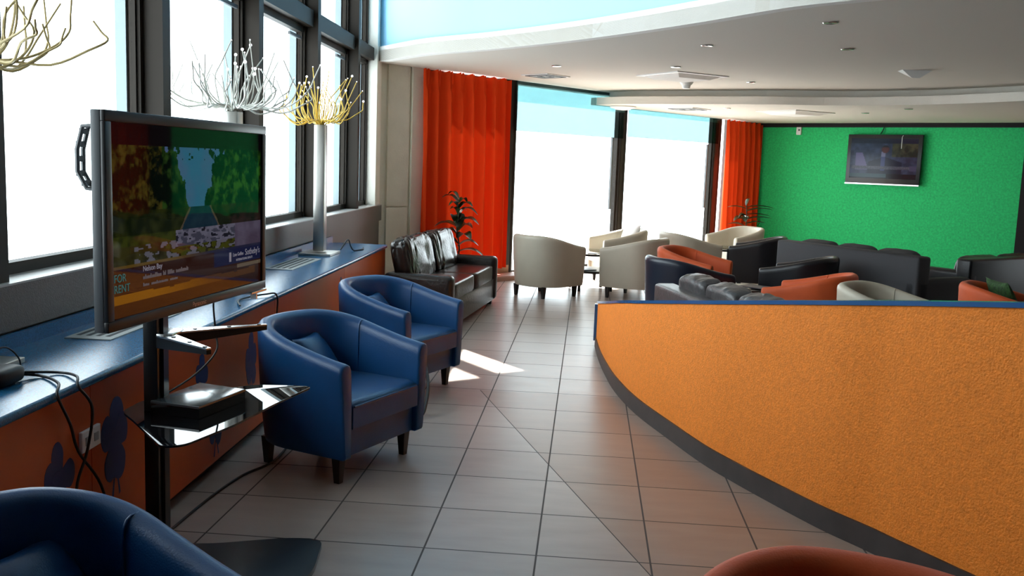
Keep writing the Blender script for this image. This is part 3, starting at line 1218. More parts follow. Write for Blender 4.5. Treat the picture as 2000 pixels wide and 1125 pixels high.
# ------------------------------------------------------------------ tables among the far seats
def round_table(label, x, y, r, h, shelf, grp):
    t = thing('glass_table', label, 'table', (x, y, 0), 0.3, grp)
    bm = BM()
    lathe(bm, [(0, h - 0.010), (r, h - 0.010), (r, h), (0, h)], (0, 0, 0), 40)
    build('table_top', bm, MT['table_glass'], t, 40, None)['label'] = 'clear glass top'
    bm = BM()
    ring = [(r * 0.97 * math.cos(2 * PI * k / 40), r * 0.97 * math.sin(2 * PI * k / 40), h - 0.028) for k in range(41)]
    tube(bm, ring, 0.014, 6)
    build('rim', bm, MT['black_paint'], t, 60)
    for k in range(4):
        a = PI / 4 + k * PI / 2
        bm = BM()
        tube(bm, [(r * 0.86 * math.cos(a), r * 0.86 * math.sin(a), 0), (r * 0.86 * math.cos(a), r * 0.86 * math.sin(a), h - 0.02)], 0.019, 8)
        build('leg', bm, MT['black_paint'], t, 60)
    if shelf:
        bm = BM()
        lathe(bm, [(0, shelf - 0.03), (r * 0.9, shelf - 0.03), (r * 0.9, shelf), (0, shelf)], (0, 0, 0), 32)
        build('shelf', bm, MT['black_paint'], t, 40)
    return t


round_table('round glass table with dark legs between the two cream chairs by the window', 0.08, 11.95, 0.34, 0.49, 0.26, 'glass tables among the chairs')
bm = BM()
box(bm, (-0.02, 11.80, 0.267), (0.28, 0.21, 0.010), 0.5)
tag(build('magazine', bm, MT['paper_d']), 'grey magazine on the lower shelf of the round glass table', 'magazine')
round_table('glass table with dark edge in front of the short orange curtain', 1.90, 13.35, 0.30, 0.50, 0.0, 'glass tables among the chairs')


def low_table(label, x, y):
    t = thing('coffee_table', label, 'table', (x, y, 0), 0.4)
    bm = BM()
    box(bm, (0, 0, 0.425), (0.55, 0.55, 0.03), 0, 0.006)
    build('table_top', bm, MT['leg'], t, 40)
    bm = BM()
    box(bm, (0, 0, 0.18), (0.48, 0.48, 0.02), 0, 0.004)
    build('shelf', bm, MT['leg'], t, 40)
    for sx_ in (-1, 1):
        for sy_ in (-1, 1):
            bm = BM()
            box(bm, (sx_ * 0.245, sy_ * 0.245, 0.205), (0.045, 0.045, 0.41))
            build('leg', bm, MT['leg'], t)
    return t


low_table('small dark square table with magazines behind the grey brown sofa', 1.53, 9.25)
for i, (dx, dy, z, a, mm, lab) in enumerate(((-0.08, -0.06, 0.4455, 0.3, 'paper', 'cream magazine lying open on the small dark square table'),
                                             (0.13, -0.05, 0.4555, 0.9, 'paper_d', 'dark magazine on the small dark square table'),
                                             (0.0, 0.14, 0.4455, 0.1, 'paper', 'pale folded paper at the back of the small dark square table'))):
    bm = BM()
    box(bm, (1.53 + dx, 9.25 + dy, z), (0.21, 0.28 if i < 2 else 0.12, 0.010), a)
    tag(build('magazine', bm, MT[mm]), lab, 'magazine')

# ------------------------------------------------------------------ big screen on its stand
TA, TB = Vector((-1.45, 2.75, 0)), Vector((-1.355, 3.90, 0))
TD = (TB - TA).normalized()
TN = Vector((TD.y, -TD.x, 0))         # faces the room
TW, TZ0, TZ1 = 1.154, 0.985, 1.665
TC = TA + TD * (TW / 2)
tv_rz = math.atan2(TD.y, TD.x)        # local x runs along the screen, local -y faces the room


def tvlocal(bm, x0, x1, y0, y1, z0, z1, bev=0.0):
    box(bm, ((x0 + x1) / 2, (y0 + y1) / 2, (z0 + z1) / 2), (x1 - x0, y1 - y0, z1 - z0), 0, bev)


tv = thing('television', 'big grey framed flat screen television on a black stand by the counter', 'television', (TC.x, TC.y, TZ0), tv_rz)
H_ = TZ1 - TZ0
hw = TW / 2
bx = 0.034
bm = BM()
tvlocal(bm, -hw, hw, 0.012, 0.045, 0, H_, 0.004)
tvlocal(bm, -hw + 0.05, hw - 0.05, 0.045, 0.075, 0.05, H_ - 0.05, 0.006)
tvlocal(bm, -hw + 0.04, -hw + 0.10, 0.045, 0.065, 0.08, 0.40)
build('housing', bm, MT['tv_grey'], tv, 40)['label'] = 'grey plastic housing'
bm = BM()
for a in ((-hw, hw, 0, bx), (-hw, hw, H_ - bx, H_)):
    tvlocal(bm, a[0], a[1], -0.004, 0.012, a[2], a[3], 0.003)
for a in ((-hw, -hw + bx), (hw - bx, hw)):
    tvlocal(bm, a[0], a[1], -0.004, 0.012, bx, H_ - bx, 0.003)
build('bezel', bm, MT['tv_dark'], tv, 40)


def fbm(x, y, s):
    return noise.fractal(Vector((x * s, y * s, 0.37)), 1.0, 2.0, 4)


def clamp(v, a=0.0, b=1.0):
    return max(a, min(b, v))


def mixc(a, b, t):
    t = clamp(t)
    return tuple(a[i] + (b[i] - a[i]) * t for i in range(3))


def pic_garden(u, v):
    """u 0..1 left to right, v 0..1 bottom to top: a garden path between trees, a caption band below"""
    if v > 0.885:
        return (0.010, 0.006, 0.008)
    if v < 0.055:
        return (0.05, 0.012, 0.008)
    if v < 0.125:
        edge = 0.115 + 0.008 * math.sin(u * 14)
        if v < edge and v > 0.07 and u < 0.95:
            return mixc((0.62, 0.24, 0.012), (0.20, 0.07, 0.01), clamp((u - 0.25) * 3))
        return (0.06, 0.014, 0.008)
    if v < 0.255:
        if u > 0.62 and v > 0.155:
            return (0.03, 0.035, 0.13)
        if u > 0.80 and v < 0.150:
            return (0.34, 0.25, 0.17)
        return (0.075, 0.022, 0.014)
    if v < 0.272:
        return mixc((0.30, 0.17, 0.03), (0.05, 0.05, 0.12), clamp((u - 0.35) * 4))
    n1 = fbm(u * 1.7, v, 9.0)
    n2 = fbm(u * 1.7 + 5, v, 22.0)
    hz = 0.545
    if v > hz:
        skyc = mixc((0.09, 0.36, 0.66), (0.22, 0.28, 0.60), clamp(abs(u - 0.52) * 3 + 0.4 * n1))
        # tree masses, a gap of sky in the middle
        gap = 0.045 + 0.085 * (v - hz) / 0.34 + 0.035 * n1
        lft, rgt = 0.50 - gap, 0.50 + gap + 0.01
        crown = 0.78 + 0.10 * math.sin(u * 23) + 0.06 * n1
        solid = u < lft or u > rgt
        if not solid or (v > crown + 0.03 and 0.30 < u < 0.46) or (v > 0.86 + 0.02 * n2 and 0.3 < u < 0.7):
            if n2 > 0.28 and v > 0.82:
                return (0.012, 0.028, 0.012)
            return skyc
        n3 = fbm(u * 1.7 + 9, v, 55.0)
        g = clamp(0.16 + 1.1 * n1 + 0.9 * n2 + 0.5 * n3)
        lo, hi = (0.002, 0.008, 0.004), (0.055, 0.15, 0.02)
        if u < 0.28:
            hi = (0.16, 0.135, 0.02)
        if u > 0.62:
            hi = (0.07, 0.26, 0.02)
        return mixc(lo, hi, g)
    # lawn, long blue pool, terrace
    t = (hz - v) / (hz - 0.27)
    wl = 0.075 + 0.14 * t
    if t < 0.46 and abs(u - 0.525) < wl:
        if abs(u - 0.525) > wl - 0.012:
            return (0.20, 0.15, 0.09)
        return mixc((0.010, 0.045, 0.085), (0.02, 0.075, 0.11), clamp(0.5 + n2))
    if t > 0.46:
        k = noise.noise(Vector((u * 26, v * 40, 1.7)))
        if 0.36 < u < 0.78 and t < 0.80:
            if k > 0.28:
                return (0.03, 0.03, 0.05)
            return mixc((0.26, 0.25, 0.36), (0.40, 0.38, 0.52), clamp(0.5 + n2)) if k > -0.22 else (0.13, 0.13, 0.20)
        if u >= 0.78:
            return mixc((0.17, 0.12, 0.20), (0.27, 0.22, 0.34), clamp(0.5 + n1))
        if t > 0.66:
            if k > 0.12 and 0.12 < u:
                return (0.30, 0.29, 0.36)
            if 0.30 < u and k < -0.1:
                return (0.13, 0.14, 0.015)
            return mixc((0.03, 0.025, 0.008), (0.10, 0.09, 0.02), clamp(0.5 + n1))
        return mixc((0.035, 0.05, 0.008), (0.10, 0.12, 0.015), clamp(0.5 + n1 + n2))
    if u > 0.74:
        return mixc((0.01, 0.018, 0.008), (0.06, 0.03, 0.022), clamp(0.5 + n1 + n2))
    return mixc((0.012, 0.022, 0.005), (0.06, 0.075, 0.012), clamp(0.4 + n1 + n2 * 0.6))


def pic_news(u, v):
    """a presenter in a dark suit in front of a dim studio, captions below"""
    n1 = fbm(u * 1.5, v, 7.0)
    if v > 0.87:
        return (0.015, 0.02, 0.045)
    if v < 0.13:
        return (0.06, 0.12, 0.14) if (0.03 < v and u < 0.56) else (0.012, 0.008, 0.012)
    if 0.235 < v < 0.31 and 0.03 < u < 0.90:
        return (0.10, 0.10, 0.14) if noise.noise(Vector((u * 60, v * 30, 0))) > -0.1 else (0.15, 0.15, 0.19)
    if 0.20 < v < 0.33 and u > 0.90:
        return (0.10, 0.09, 0.17)
    du, dv = (u - 0.525) / 0.055, (v - 0.735) / 0.095
    if du * du + dv * dv < 1:
        return (0.13, 0.035, 0.03) if v < 0.78 else (0.015, 0.010, 0.012)
    if abs(u - 0.50) < 0.035 and 0.55 < v < 0.67:
        return (0.26, 0.26, 0.42)
    if abs(u - 0.50) < 0.03 and 0.20 < v <= 0.55:
        return (0.07, 0.09, 0.26)
    sh = 0.55 - abs(u - 0.52) * 0.55
    if v < sh and 0.28 < u < 0.78:
        return (0.018, 0.018, 0.045)
    if 0.08 < u < 0.27 and 0.22 < v < 0.64 and u + (v - 0.3) * 0.25 < 0.27:
        return (0.20, 0.17, 0.36)
    if u > 0.62 and v > 0.55:
        return mixc((0.022, 0.03, 0.02), (0.10, 0.10, 0.05), clamp(0.4 + n1 * 1.3))
    return mixc((0.03, 0.04, 0.08), (0.07, 0.09, 0.17), clamp(0.5 + n1))


def picture(name, fn, x0, x1, z0, z1, y, nx, nz, m, parent):
    me = bpy.data.meshes.new(name)
    V, Fc, C = [], [], []
    for j in range(nz + 1):
        for i in range(nx + 1):
            V.append((x0 + (x1 - x0) * i / nx, y, z0 + (z1 - z0) * j / nz))
    for j in range(nz):
        for i in range(nx):
            a = j * (nx + 1) + i
            Fc.append((a, a + 1, a + nx + 2, a + nx + 1))
            C.append(fn((i + 0.5) / nx, (j + 0.5) / nz))
    me.from_pydata(V, [], Fc)
    ca = me.color_attributes.new('picture', 'FLOAT_COLOR', 'CORNER')
    for k, c in enumerate(C):
        for q in range(4):
            ca.data[k * 4 + q].color = (*c, 1)
    me.materials.append(m)
    o = bpy.data.objects.new(name, me)
    COL.objects.link(o)
    o.parent = parent
    return o


sx0, sx1, sz0, sz1 = -hw + bx, hw - bx, bx, H_ - bx
scr = picture('screen', pic_garden, sx0, sx1, sz0, sz1, 0.006, 224, 126, MT['screen'], tv)
scr['label'] = 'glossy lit screen showing a garden'
SWd, SHt = sx1 - sx0, sz1 - sz0


def scr_text(body, u, v, size, m, nm='screen_text', y=0.0052):
    mw = Matrix.Translation((sx0 + u * SWd, y, sz0 + v * SHt)) @ Matrix.Rotation(PI / 2, 4, 'X')
    o = text_mesh(nm, body, m, size, scr, mw)
    return o


scr_text('FOR', 0.012, 0.190, 0.036, MT['txt_cyan'])
scr_text('RENT', 0.012, 0.135, 0.036, MT['txt_cyan'])
scr_text('Nelson Bay', 0.165, 0.222, 0.026, MT['txt_pale'])


def scr_line(u, v, widths, h):
    """a caption line too small to read: a run of word-long strokes broken into letters"""
    rnd = random.Random(int(v * 1000))
    bm = BM()
    x = sx0 + u * SWd
    z = sz0 + v * SHt
    for w in widths:
        e = x + w
        while x < e - 0.004:
            lw_ = rnd.uniform(0.005, 0.008)
            hh = h * rnd.choice((0.62, 0.62, 0.7, 1.0))
            tvlocal(bm, x, x + lw_ * 0.8, 0.0048, 0.0055, z, z + hh)
            x += lw_ * 1.05
        x = e + 0.010
    build('screen_text', bm, MT['txt_dim'], scr)


scr_line(0.165, 0.180, (0.115, 0.02, 0.045, 0.085), 0.015)
scr_line(0.165, 0.142, (0.04, 0.11, 0.05), 0.011)
scr_text("Sotheby's", 0.865, 0.200, 0.036, MT['txt_pale'])
scr_text('Lew Geffen', 0.765, 0.205, 0.020, MT['txt_pale'])
scr_text('INTERNATIONAL REALTY', 0.79, 0.172, 0.013, MT['txt_pale'])
bm = BM()
tvlocal(bm, sx0 + 0.735 * SWd, sx0 + 0.75 * SWd, 0.0048, 0.0056, sz0 + 0.175 * SHt, sz0 + 0.235 * SHt)
build('screen_mark', bm, MT['txt_pale'], scr)
text_mesh('logo', 'Panasonic', MT['txt_logo'], 0.026, tv, Matrix.Translation((-0.055, -0.0045, 0.008)) @ Matrix.Rotation(PI / 2, 4, 'X'))['label'] = 'silver maker name on the lower frame'
# carrying handle standing off the back at the left end, slotted
hd = bpy.data.objects.new('handle', None)
bm = BM()
ZH = [0.635, 0.63, 0.56, 0.49, 0.44, 0.435]
YH = [0.05, 0.115, 0.135, 0.135, 0.105, 0.05]
xh = -hw + 0.085
for dx in (-0.015, 0.015):
    tube(bm, [(xh + dx, y, z) for y, z in zip(YH, ZH)], 0.0075, 6)
for z, y in ((0.615, 0.12), (0.575, 0.132), (0.53, 0.136), (0.485, 0.134), (0.455, 0.116)):
    box(bm, (xh, y, z), (0.034, 0.012, 0.018))
bpy.data.objects.remove(hd)
build('handle', bm, MT['tv_grey'], tv, 40)
bm = BM()
tvlocal(bm, hw - 0.14, hw + 0.005, -0.006, 0.05, -0.012, -0.002, 0.002)
tvlocal(bm, hw - 0.10, hw - 0.09, -0.006, 0.02, -0.035, -0.012)
build('lower_bracket', bm, MT['chrome'], tv)['label'] = 'bright metal bracket under the lower right corner'

# the stand
st = thing('tv_stand', 'black stand with glass shelf and floor plate carrying the big television', 'stand', (-1.60, 3.33, 0), 0)
si = Matrix.Translation(Vector(st.location)).inverted()


def spart(name, bm, m, sm=None, parent=None, label=None):
    o = build(name, bm, MT[m], parent or st, sm)
    if parent is None:
        o.matrix_parent_inverse = si
    if label:
        o['label'] = label
    return o


bm = BM()
box(bm, (-1.565, 3.315, 0.62), (0.055, 0.108, 1.22), 0.08, 0.008)
box(bm, (-1.533, 3.315, 0.62), (0.016, 0.05, 1.22), 0.08)
spart('pole', bm, 'black_paint', 40)
bm = BM()
box(bm, (-1.515, 3.32, 1.32), (0.06, 0.5, 0.34), 0.083, 0.004)
spart('mount_plate', bm, 'black_paint', 40)


def rounded(poly, r=0.05, seg=5):
    out = []
    n = len(poly)
    for i in range(n):
        p, a, b = Vector(poly[i]), Vector(poly[i - 1]), Vector(poly[(i + 1) % n])
        da, db = (a - p), (b - p)
        ra = min(r, da.length * 0.45, db.length * 0.45)
        s_, e_ = p + da.normalized() * ra, p + db.normalized() * ra
        for k in range(seg + 1):
            t = k / seg
            q = s_ * (1 - t) ** 2 + p * 2 * t * (1 - t) + e_ * t * t
            out.append((q.x, q.y))
    return out


bm = BM()
prism(bm, rounded([(-1.66, 3.40), (-1.66, 3.24), (-1.56, 3.13), (-1.34, 2.865), (-1.275, 2.90), (-1.205, 3.16), (-1.165, 3.45), (-1.105, 3.76), (-1.16, 3.765), (-1.34, 3.74), (-1.52, 3.56)], 0.04), 0.592, 0.600, 0.002, 2, True)
spart('shelf', bm, 'black_glass', 40, None, 'black glass shelf')
bm = BM()
prism(bm, rounded([(-1.74, 3.40), (-1.74, 3.24), (-1.40, 2.75), (-1.12, 2.70), (-0.98, 3.0), (-0.955, 3.30), (-1.0, 3.575), (-1.15, 3.56), (-1.40, 3.46)], 0.05), 0.0, 0.022, 0.006, 2)
spart('base_plate', bm, 'black_paint', 40)
for tip, nm in (((-1.245, 3.60), 'a'), ((-1.27, 3.09), 'b')):
    P0 = Vector((-1.53, 3.33 + (0.03 if nm == 'a' else -0.03), 0.875))
    P1 = Vector((tip[0], tip[1], 0.882))
    d = (P1 - P0).normalized()
    side = Vector((-d.y, d.x, 0)) * 0.016
    bm = BM()
    w1 = 0.55
    q = [P0 - side * 2.2, P1 - side * w1, P1 + side * w1, P0 + side * 2.2]
    hexa(bm, [(p.x, p.y, 0.862 if k in (1, 2) else 0.835) for k, p in enumerate(q)] + [(p.x, p.y, 0.878) for p in q])
    arm = spart('shelf_arm', bm, 'black_paint')
    bm = BM()
    hexa(bm, [(p.x, p.y, 0.8782) for p in q] + [(p.x, p.y, 0.884) for p in q])
    o = build('arm_strip', bm, MT['chrome'], arm)
    o['label'] = 'bright metal strip on the arm'
    bm = BM()
    for t_ in (0.25, 0.6, 0.92):
        p = P0 + (P1 - P0) * t_
        lathe(bm, [(0, 0.884), (0.008, 0.884), (0.008, 0.8865), (0, 0.8865)], (p.x, p.y, 0), 10)
    build('bolt', bm, MT['black_paint'], arm)
bm = BM()
box(bm, (-1.515, 3.33, 0.872), (0.06, 0.13, 0.035), 0.1, 0.004)
spart('clamp', bm, 'chrome', 40, None, 'bright metal clamp on the pole')

# player on the shelf
PD = [(-1.547, 3.235), (-1.349, 3.191), (-1.284, 3.473), (-1.49, 3.537)]
dv = thing('disc_player', 'flat black disc player lying on the glass shelf of the screen stand', 'player', (-1.415, 3.36, 0.6005), 0)
di = Matrix.Translation(Vector(dv.location)).inverted()
bm = BM()
prism(bm, PD, 0.6015, 0.638)
o = build('casing', bm, MT['gloss_black'], dv)
o.matrix_parent_inverse = di
bm = BM()
prism(bm, [((p[0] + 1.415) * 1.01 - 1.415, (p[1] - 3.36) * 1.01 + 3.36) for p in PD], 0.638, 0.648, 0.003, 2)
o = build('lid', bm, MT['dvd_top'], dv, 40)
o.matrix_parent_inverse = di


# ------------------------------------------------------------------ spray lamps on the counter
def spray_lamp(label, x, y, col, m, n, R, seed, base_h=0.755, top=1.79):
    rnd = random.Random(seed)
    t = thing('spray_lamp', label, 'lamp', (x, y, base_h), WRZ, 'tall spray lamps on the counter')
    bm = BM()
    box(bm, (0, 0, 0.010), (0.26, 0.34, 0.020), 0, 0.003)
    build('base_plate', bm, MT['steel'], t)
    bm = BM()
    box(bm, (0, 0, (top - base_h) / 2 + 0.02), (0.085, 0.105, top - base_h - 0.02), 0, 0.004)
    build('column', bm, MT['steel'], t, 40)['label'] = 'square brushed steel column'
    zt = top - base_h
    for k in range(n):
        a = 2 * PI * (k + rnd.uniform(-0.4, 0.4)) / n
        reach = R * (rnd.uniform(0.30, 0.95) if k % 3 else rnd.uniform(0.8, 1.05))
        if k % 5 == 0:
            reach *= 0.28
        hgt = rnd.uniform(0.20, 0.47) * (1.12 - 0.42 * reach / R)
        dip = rnd.uniform(-0.05, 0.03) * reach / R
        ca, sa = math.cos(a), math.sin(a)
        tw = rnd.uniform(-0.7, 0.7)
        r0_ = rnd.uniform(0.008, 0.030)
        pts = [(r0_ * ca, r0_ * sa, zt - 0.05), (r0_ * 1.3 * ca, r0_ * 1.3 * sa, zt + 0.015)]
        for u, zz in ((0.30, 0.045), (0.60, 0.045 + dip), (0.85, 0.10 + dip)):
            aa = a + tw * u * u
            pts.append((reach * u * math.cos(aa), reach * u * math.sin(aa), zt + zz))
        q = Vector(pts[-1])
        out = Vector((math.cos(a + tw), math.sin(a + tw), 0)) * rnd.uniform(-0.75, 0.65)
        dv_ = (Vector((0, 0, 1)) + out + Vector((rnd.uniform(-.4, .4), rnd.uniform(-.4, .4), 0))).normalized()
        L_ = max(0.08, hgt - q.z + zt)
        pts.append(tuple(q + Vector((ca * 0.12 * reach, sa * 0.12 * reach, 0.30 * L_))))
        pts.append(tuple(Vector(pts[-1]) + dv_ * 0.30 * L_))
        pts.append(tuple(Vector(pts[-1]) + dv_ * 0.45 * L_))
        pts = smooth_path(pts, 4)
        bm = BM()
        tube(bm, pts, 0.0058, 6, 0.0036)
        s_ = build('stem', bm, MT[m], t, 60)
        bm = BM()
        ball(bm, pts[-1], 0.0095 if rnd.random() < 0.55 else 0.005, 8, 6)
        build('bulb', bm, MT['bulb'], s_, 60)
    return t


spray_lamp('tall steel lamp with yellow stems and white tips, farthest along the counter', -2.165, 7.55, 'y', 'stem_y', 38, 0.34, 3)
spray_lamp('steel lamp with white curling stems standing behind the big television', -2.18, 5.70, 'w', 'stem_w', 52, 0.50, 8)
spray_lamp('lamp with tan yellow stems reaching in from the left edge of the photo', -2.17, 3.10, 't', 'stem_t', 40, 0.50, 21)


# ------------------------------------------------------------------ curtains
def curtain(name, P0, P1, z0, z1, folds, depth, label, seed, flare=0.0, nrm=None):
    P0, P1 = Vector(P0), Vector(P1)
    d = P1 - P0
    nrm = Vector(nrm)
    rnd = random.Random(seed)
    N = folds * 14
    Z = 30
    ph = [rnd.uniform(-0.5, 0.5) for _ in range(folds + 2)]
    am = [rnd.uniform(0.6, 1.25) for _ in range(folds + 2)]
    bm = BM()
    grid = []
    for j in range(Z + 1):
        t = j / Z
        z = z0 + (z1 - z0) * t
        row = []
        for i in range(N + 1):
            u = i / N
            k = u * folds
            ki = int(k)
            fr = k - ki
            p_ = ph[ki] * (1 - fr) + ph[ki + 1] * fr
            a_ = am[ki] * (1 - fr) + am[ki + 1] * fr
            amp = depth * a_ * (0.40 + 0.60 * (1 - t) ** 0.6)
            w = math.sin(2 * PI * (k + 0.35 * p_ * (1 - t)))
            w2 = 0.35 * math.sin(2 * PI * k * 2.63 + seed)
            if t > 0.93:
                w = 0.5 * math.sin(2 * PI * k * 2.0) + 0.5 * w
                amp *= 1.0
            q = P0 + d * (u + 0.012 * math.sin(2 * PI * k + 1.0)) + nrm * (amp * (w + w2 * t * 0.6) + flare * (1 - t))
            zz = z + (0.012 * math.sin(2 * PI * k * 2.0) if j == Z else 0)
            row.append(bm.verts.new((q.x, q.y, zz)))
        grid.append(row)
    for a, b in zip(grid, grid[1:]):
        for i in range(N):
            bm.faces.new((a[i], a[i + 1], b[i + 1], b[i]))
    o = build(name, bm, MT['curtain'], None, 180)
    return tag(o, label, 'curtain', 'orange curtains at the rear windows')


curtain('curtain', Rr(-0.06, 0.09), Rr(1.50, 0.09), 0.14, 2.645, 8, 0.095, 'long orange curtain hanging beside the cream column', 2, 0.0, NX)
curtain('curtain', Rr(7.00, 0.12), Rr(8.30, 0.10), 0.06, 2.44, 7, 0.080, 'short looking orange curtain hanging beside the green wall', 5, 0.02, NX)
curtain('curtain', Gg(4.80, -0.26), Gg(7.55, -0.26), 0.02, 2.50, 14, 0.045, 'orange curtain beyond the dark post at the end of the green wall', 9, 0.0, -UX)


# ------------------------------------------------------------------ plants
def plant(label, x, y, pot_h, leaves, stalk_pts, pot_r=0.15):
    t = thing('potted_plant', label, 'plant', (x, y, 0))
    bm = BM()
    lathe(bm, [(0, 0), (pot_r * 0.7, 0), (pot_r, pot_h), (pot_r * 1.06, pot_h), (pot_r * 1.06, pot_h - 0.03), (pot_r * 0.92, pot_h - 0.03), (0, pot_h - 0.03)], (0, 0, 0), 24)
    build('pot', bm, MT['pot'], t, 40)
    bm = BM()
    lathe(bm, [(0, pot_h - 0.045), (pot_r * 0.9, pot_h - 0.045), (pot_r * 0.9, pot_h - 0.028), (0, pot_h - 0.02)], (0, 0, 0), 18)
    build('soil', bm, MT['soil'], t)
    bm = BM()
    tube(bm, smooth_path(stalk_pts, 5), 0.011, 7, 0.005)
    for bpt, tip, wd, curl in leaves:
        mid = (Vector(bpt) + Vector(tip)) / 2
    build('stem', bm, MT['stalk'], t, 60)
    bm = BM()
    for bpt, tip, wd, curl in leaves:
        b_, e_ = Vector(bpt), Vector(tip)
        ax = e_ - b_
        L = ax.length
        ax.normalize()
        sd_ = ax.cross(Vector((0, 0, 1)))
        if sd_.length < 0.05:
            sd_ = Vector((1, 0, 0))
        sd_.normalize()
        up = sd_.cross(ax).normalized()
        rows = []
        for k in range(9):
            u = k / 8
            c = b_ + ax * L * u + Vector((0, 0, 1)) * (curl * math.sin(PI * u))
            w = wd * (math.sin(PI * min(1, 0.06 + u * 0.94)) ** 0.75) * (1 - 0.25 * u)
            lift = up * (w * 0.35)
            rows.append([bm.verts.new(c - sd_ * w + lift), bm.verts.new(c), bm.verts.new(c + sd_ * w + lift)])
        for r, q in zip(rows, rows[1:]):
            for k in range(2):
                bm.faces.new((r[k], r[k + 1], q[k + 1], q[k]))
    o = build('foliage', bm, MT['leaf'], t, 60)
    return t


rnd = random.Random(4)
# beside the sofa end, in front of the long curtain
SPY = [(0, 0, 0.36), (0.02, 0, 0.55), (-0.02, 0.02, 0.78), (0.03, 0, 0.96), (-0.06, 0, 1.08)]
LV = []
for z, dx, dz, wd, L in ((0.50, 1, -0.02, 0.05, 0.34), (0.52, -1, -0.02, 0.05, 0.26), (0.58, 0.9, 0.05, 0.055, 0.28), (0.62, -0.8, 0.03, 0.06, 0.22), (0.70, 1, 0.02, 0.075, 0.17),
                         (0.72, -0.7, 0.06, 0.075, 0.22), (0.80, 0.8, 0.06, 0.085, 0.20), (0.84, -1, 0.03, 0.06, 0.30), (0.86, -0.4, 0.16, 0.085, 0.20), (0.92, 0.9, 0.02, 0.06, 0.28),
                         (0.96, 0.5, 0.14, 0.06, 0.20), (1.0, -0.6, 0.12, 0.06, 0.16), (1.08, 1, 0.0, 0.04, 0.24), (1.12, 0.9, 0.06, 0.045, 0.20), (1.12, -0.7, 0.06, 0.045, 0.16),
                         (1.2, -1, 0.08, 0.035, 0.22), (1.2, 0.6, 0.02, 0.04, 0.16), (1.25, -0.9, 0.08, 0.03, 0.16)):
    dy = rnd.uniform(-0.12, 0.12)
    z = 0.08 + z * 0.82
    LV.append(((0, 0, z), (dx * L, dy, z + dz - 0.03), wd * 1.5, 0.06))
plant('dark leafy potted plant behind the dark leather sofa in front of the long curtain', -1.50, 11.0, 0.38, LV, SPY)
LV = []
for z, dx, dz, wd, L in ((0.62, -1, 0.02, 0.05, 0.30), (0.66, 1, 0.03, 0.04, 0.34), (0.74, -0.8, -0.04, 0.09, 0.26), (0.74, 1.0, 0.03, 0.035, 0.46), (0.82, 1, -0.02, 0.032, 0.44), (0.88, 1, 0.04, 0.04, 0.46),
                         (0.95, 1, -0.01, 0.035, 0.50), (0.92, -1, 0.02, 0.03, 0.34), (0.98, 0.4, 0.12, 0.04, 0.16), (0.7, 0.3, 0.1, 0.06, 0.2), (0.8, -0.5, -0.05, 0.08, 0.24)):
    LV.append(((0, 0, z), (dx * L, rnd.uniform(-0.1, 0.1), z + dz), wd * 1.7, 0.03))
plant('dark leafy plant in the corner between short orange curtain and green wall', 2.72, 16.55, 0.42, LV, [(0, 0, 0.4), (0.02, 0, 0.7), (0, 0, 1.0)])

# ------------------------------------------------------------------ second screen, sensor and cable on the green wall
TG = Gg(2.41, 0.08, 1.43)
g_rz = math.atan2(NX.y, NX.x)
t2 = thing('wall_television', 'black flat television with silver lower edge mounted on the green wall', 'television', TG, g_rz)
bm = BM()
box(bm, (0, 0.0, 0.415), (1.265, 0.05, 0.83), 0, 0.006)
box(bm, (0, 0.04, 0.42), (0.5, 0.05, 0.4))
build('housing', bm, MT['tv_dark'], t2, 40)
o = picture('screen', pic_news, -0.57, 0.57, 0.09, 0.765, -0.0262, 96, 64, MT['screen2'], t2)
o['label'] = 'lit screen showing a news presenter'
bm = BM()
box(bm, (0, -0.005, -0.004), (1.265, 0.065, 0.022))
build('lower_edge', bm, MT['chrome'], t2)['label'] = 'silver strip along the bottom'
bm = BM()
tube(bm, [(0.31, -0.030, 0.82), (0.295, -0.032, 0.79), (0.295, -0.031, 0.60)], 0.005, 6)
build('hanging_tag', bm, MT['white'], t2)['label'] = 'thin pale cord over the frame'
bm = BM()
tube(bm, smooth_path([Gg(2.36, 0.02, 2.42), Gg(2.34, 0.03, 2.34), Gg(2.30, 0.03, 2.27)], 4), 0.008, 6)
tag(build('television_cable', bm, MT['cable']), 'short dark cable running up from the wall television to the dark beam', 'cable')
sn = thing('wall_sensor', 'small white sensor box high on the green wall beside the short curtain', 'sensor', Gg(0.81, 0.025, 2.25), g_rz)
bm = BM()
box(bm, (0, 0, 0.07), (0.09, 0.045, 0.14), 0, 0.006)
build('casing', bm, MT['white'], sn, 40)
bm = BM()
box(bm, (0.01, -0.0235, 0.085), (0.03, 0.004, 0.03))
build('lens', bm, MT['slot'], sn)

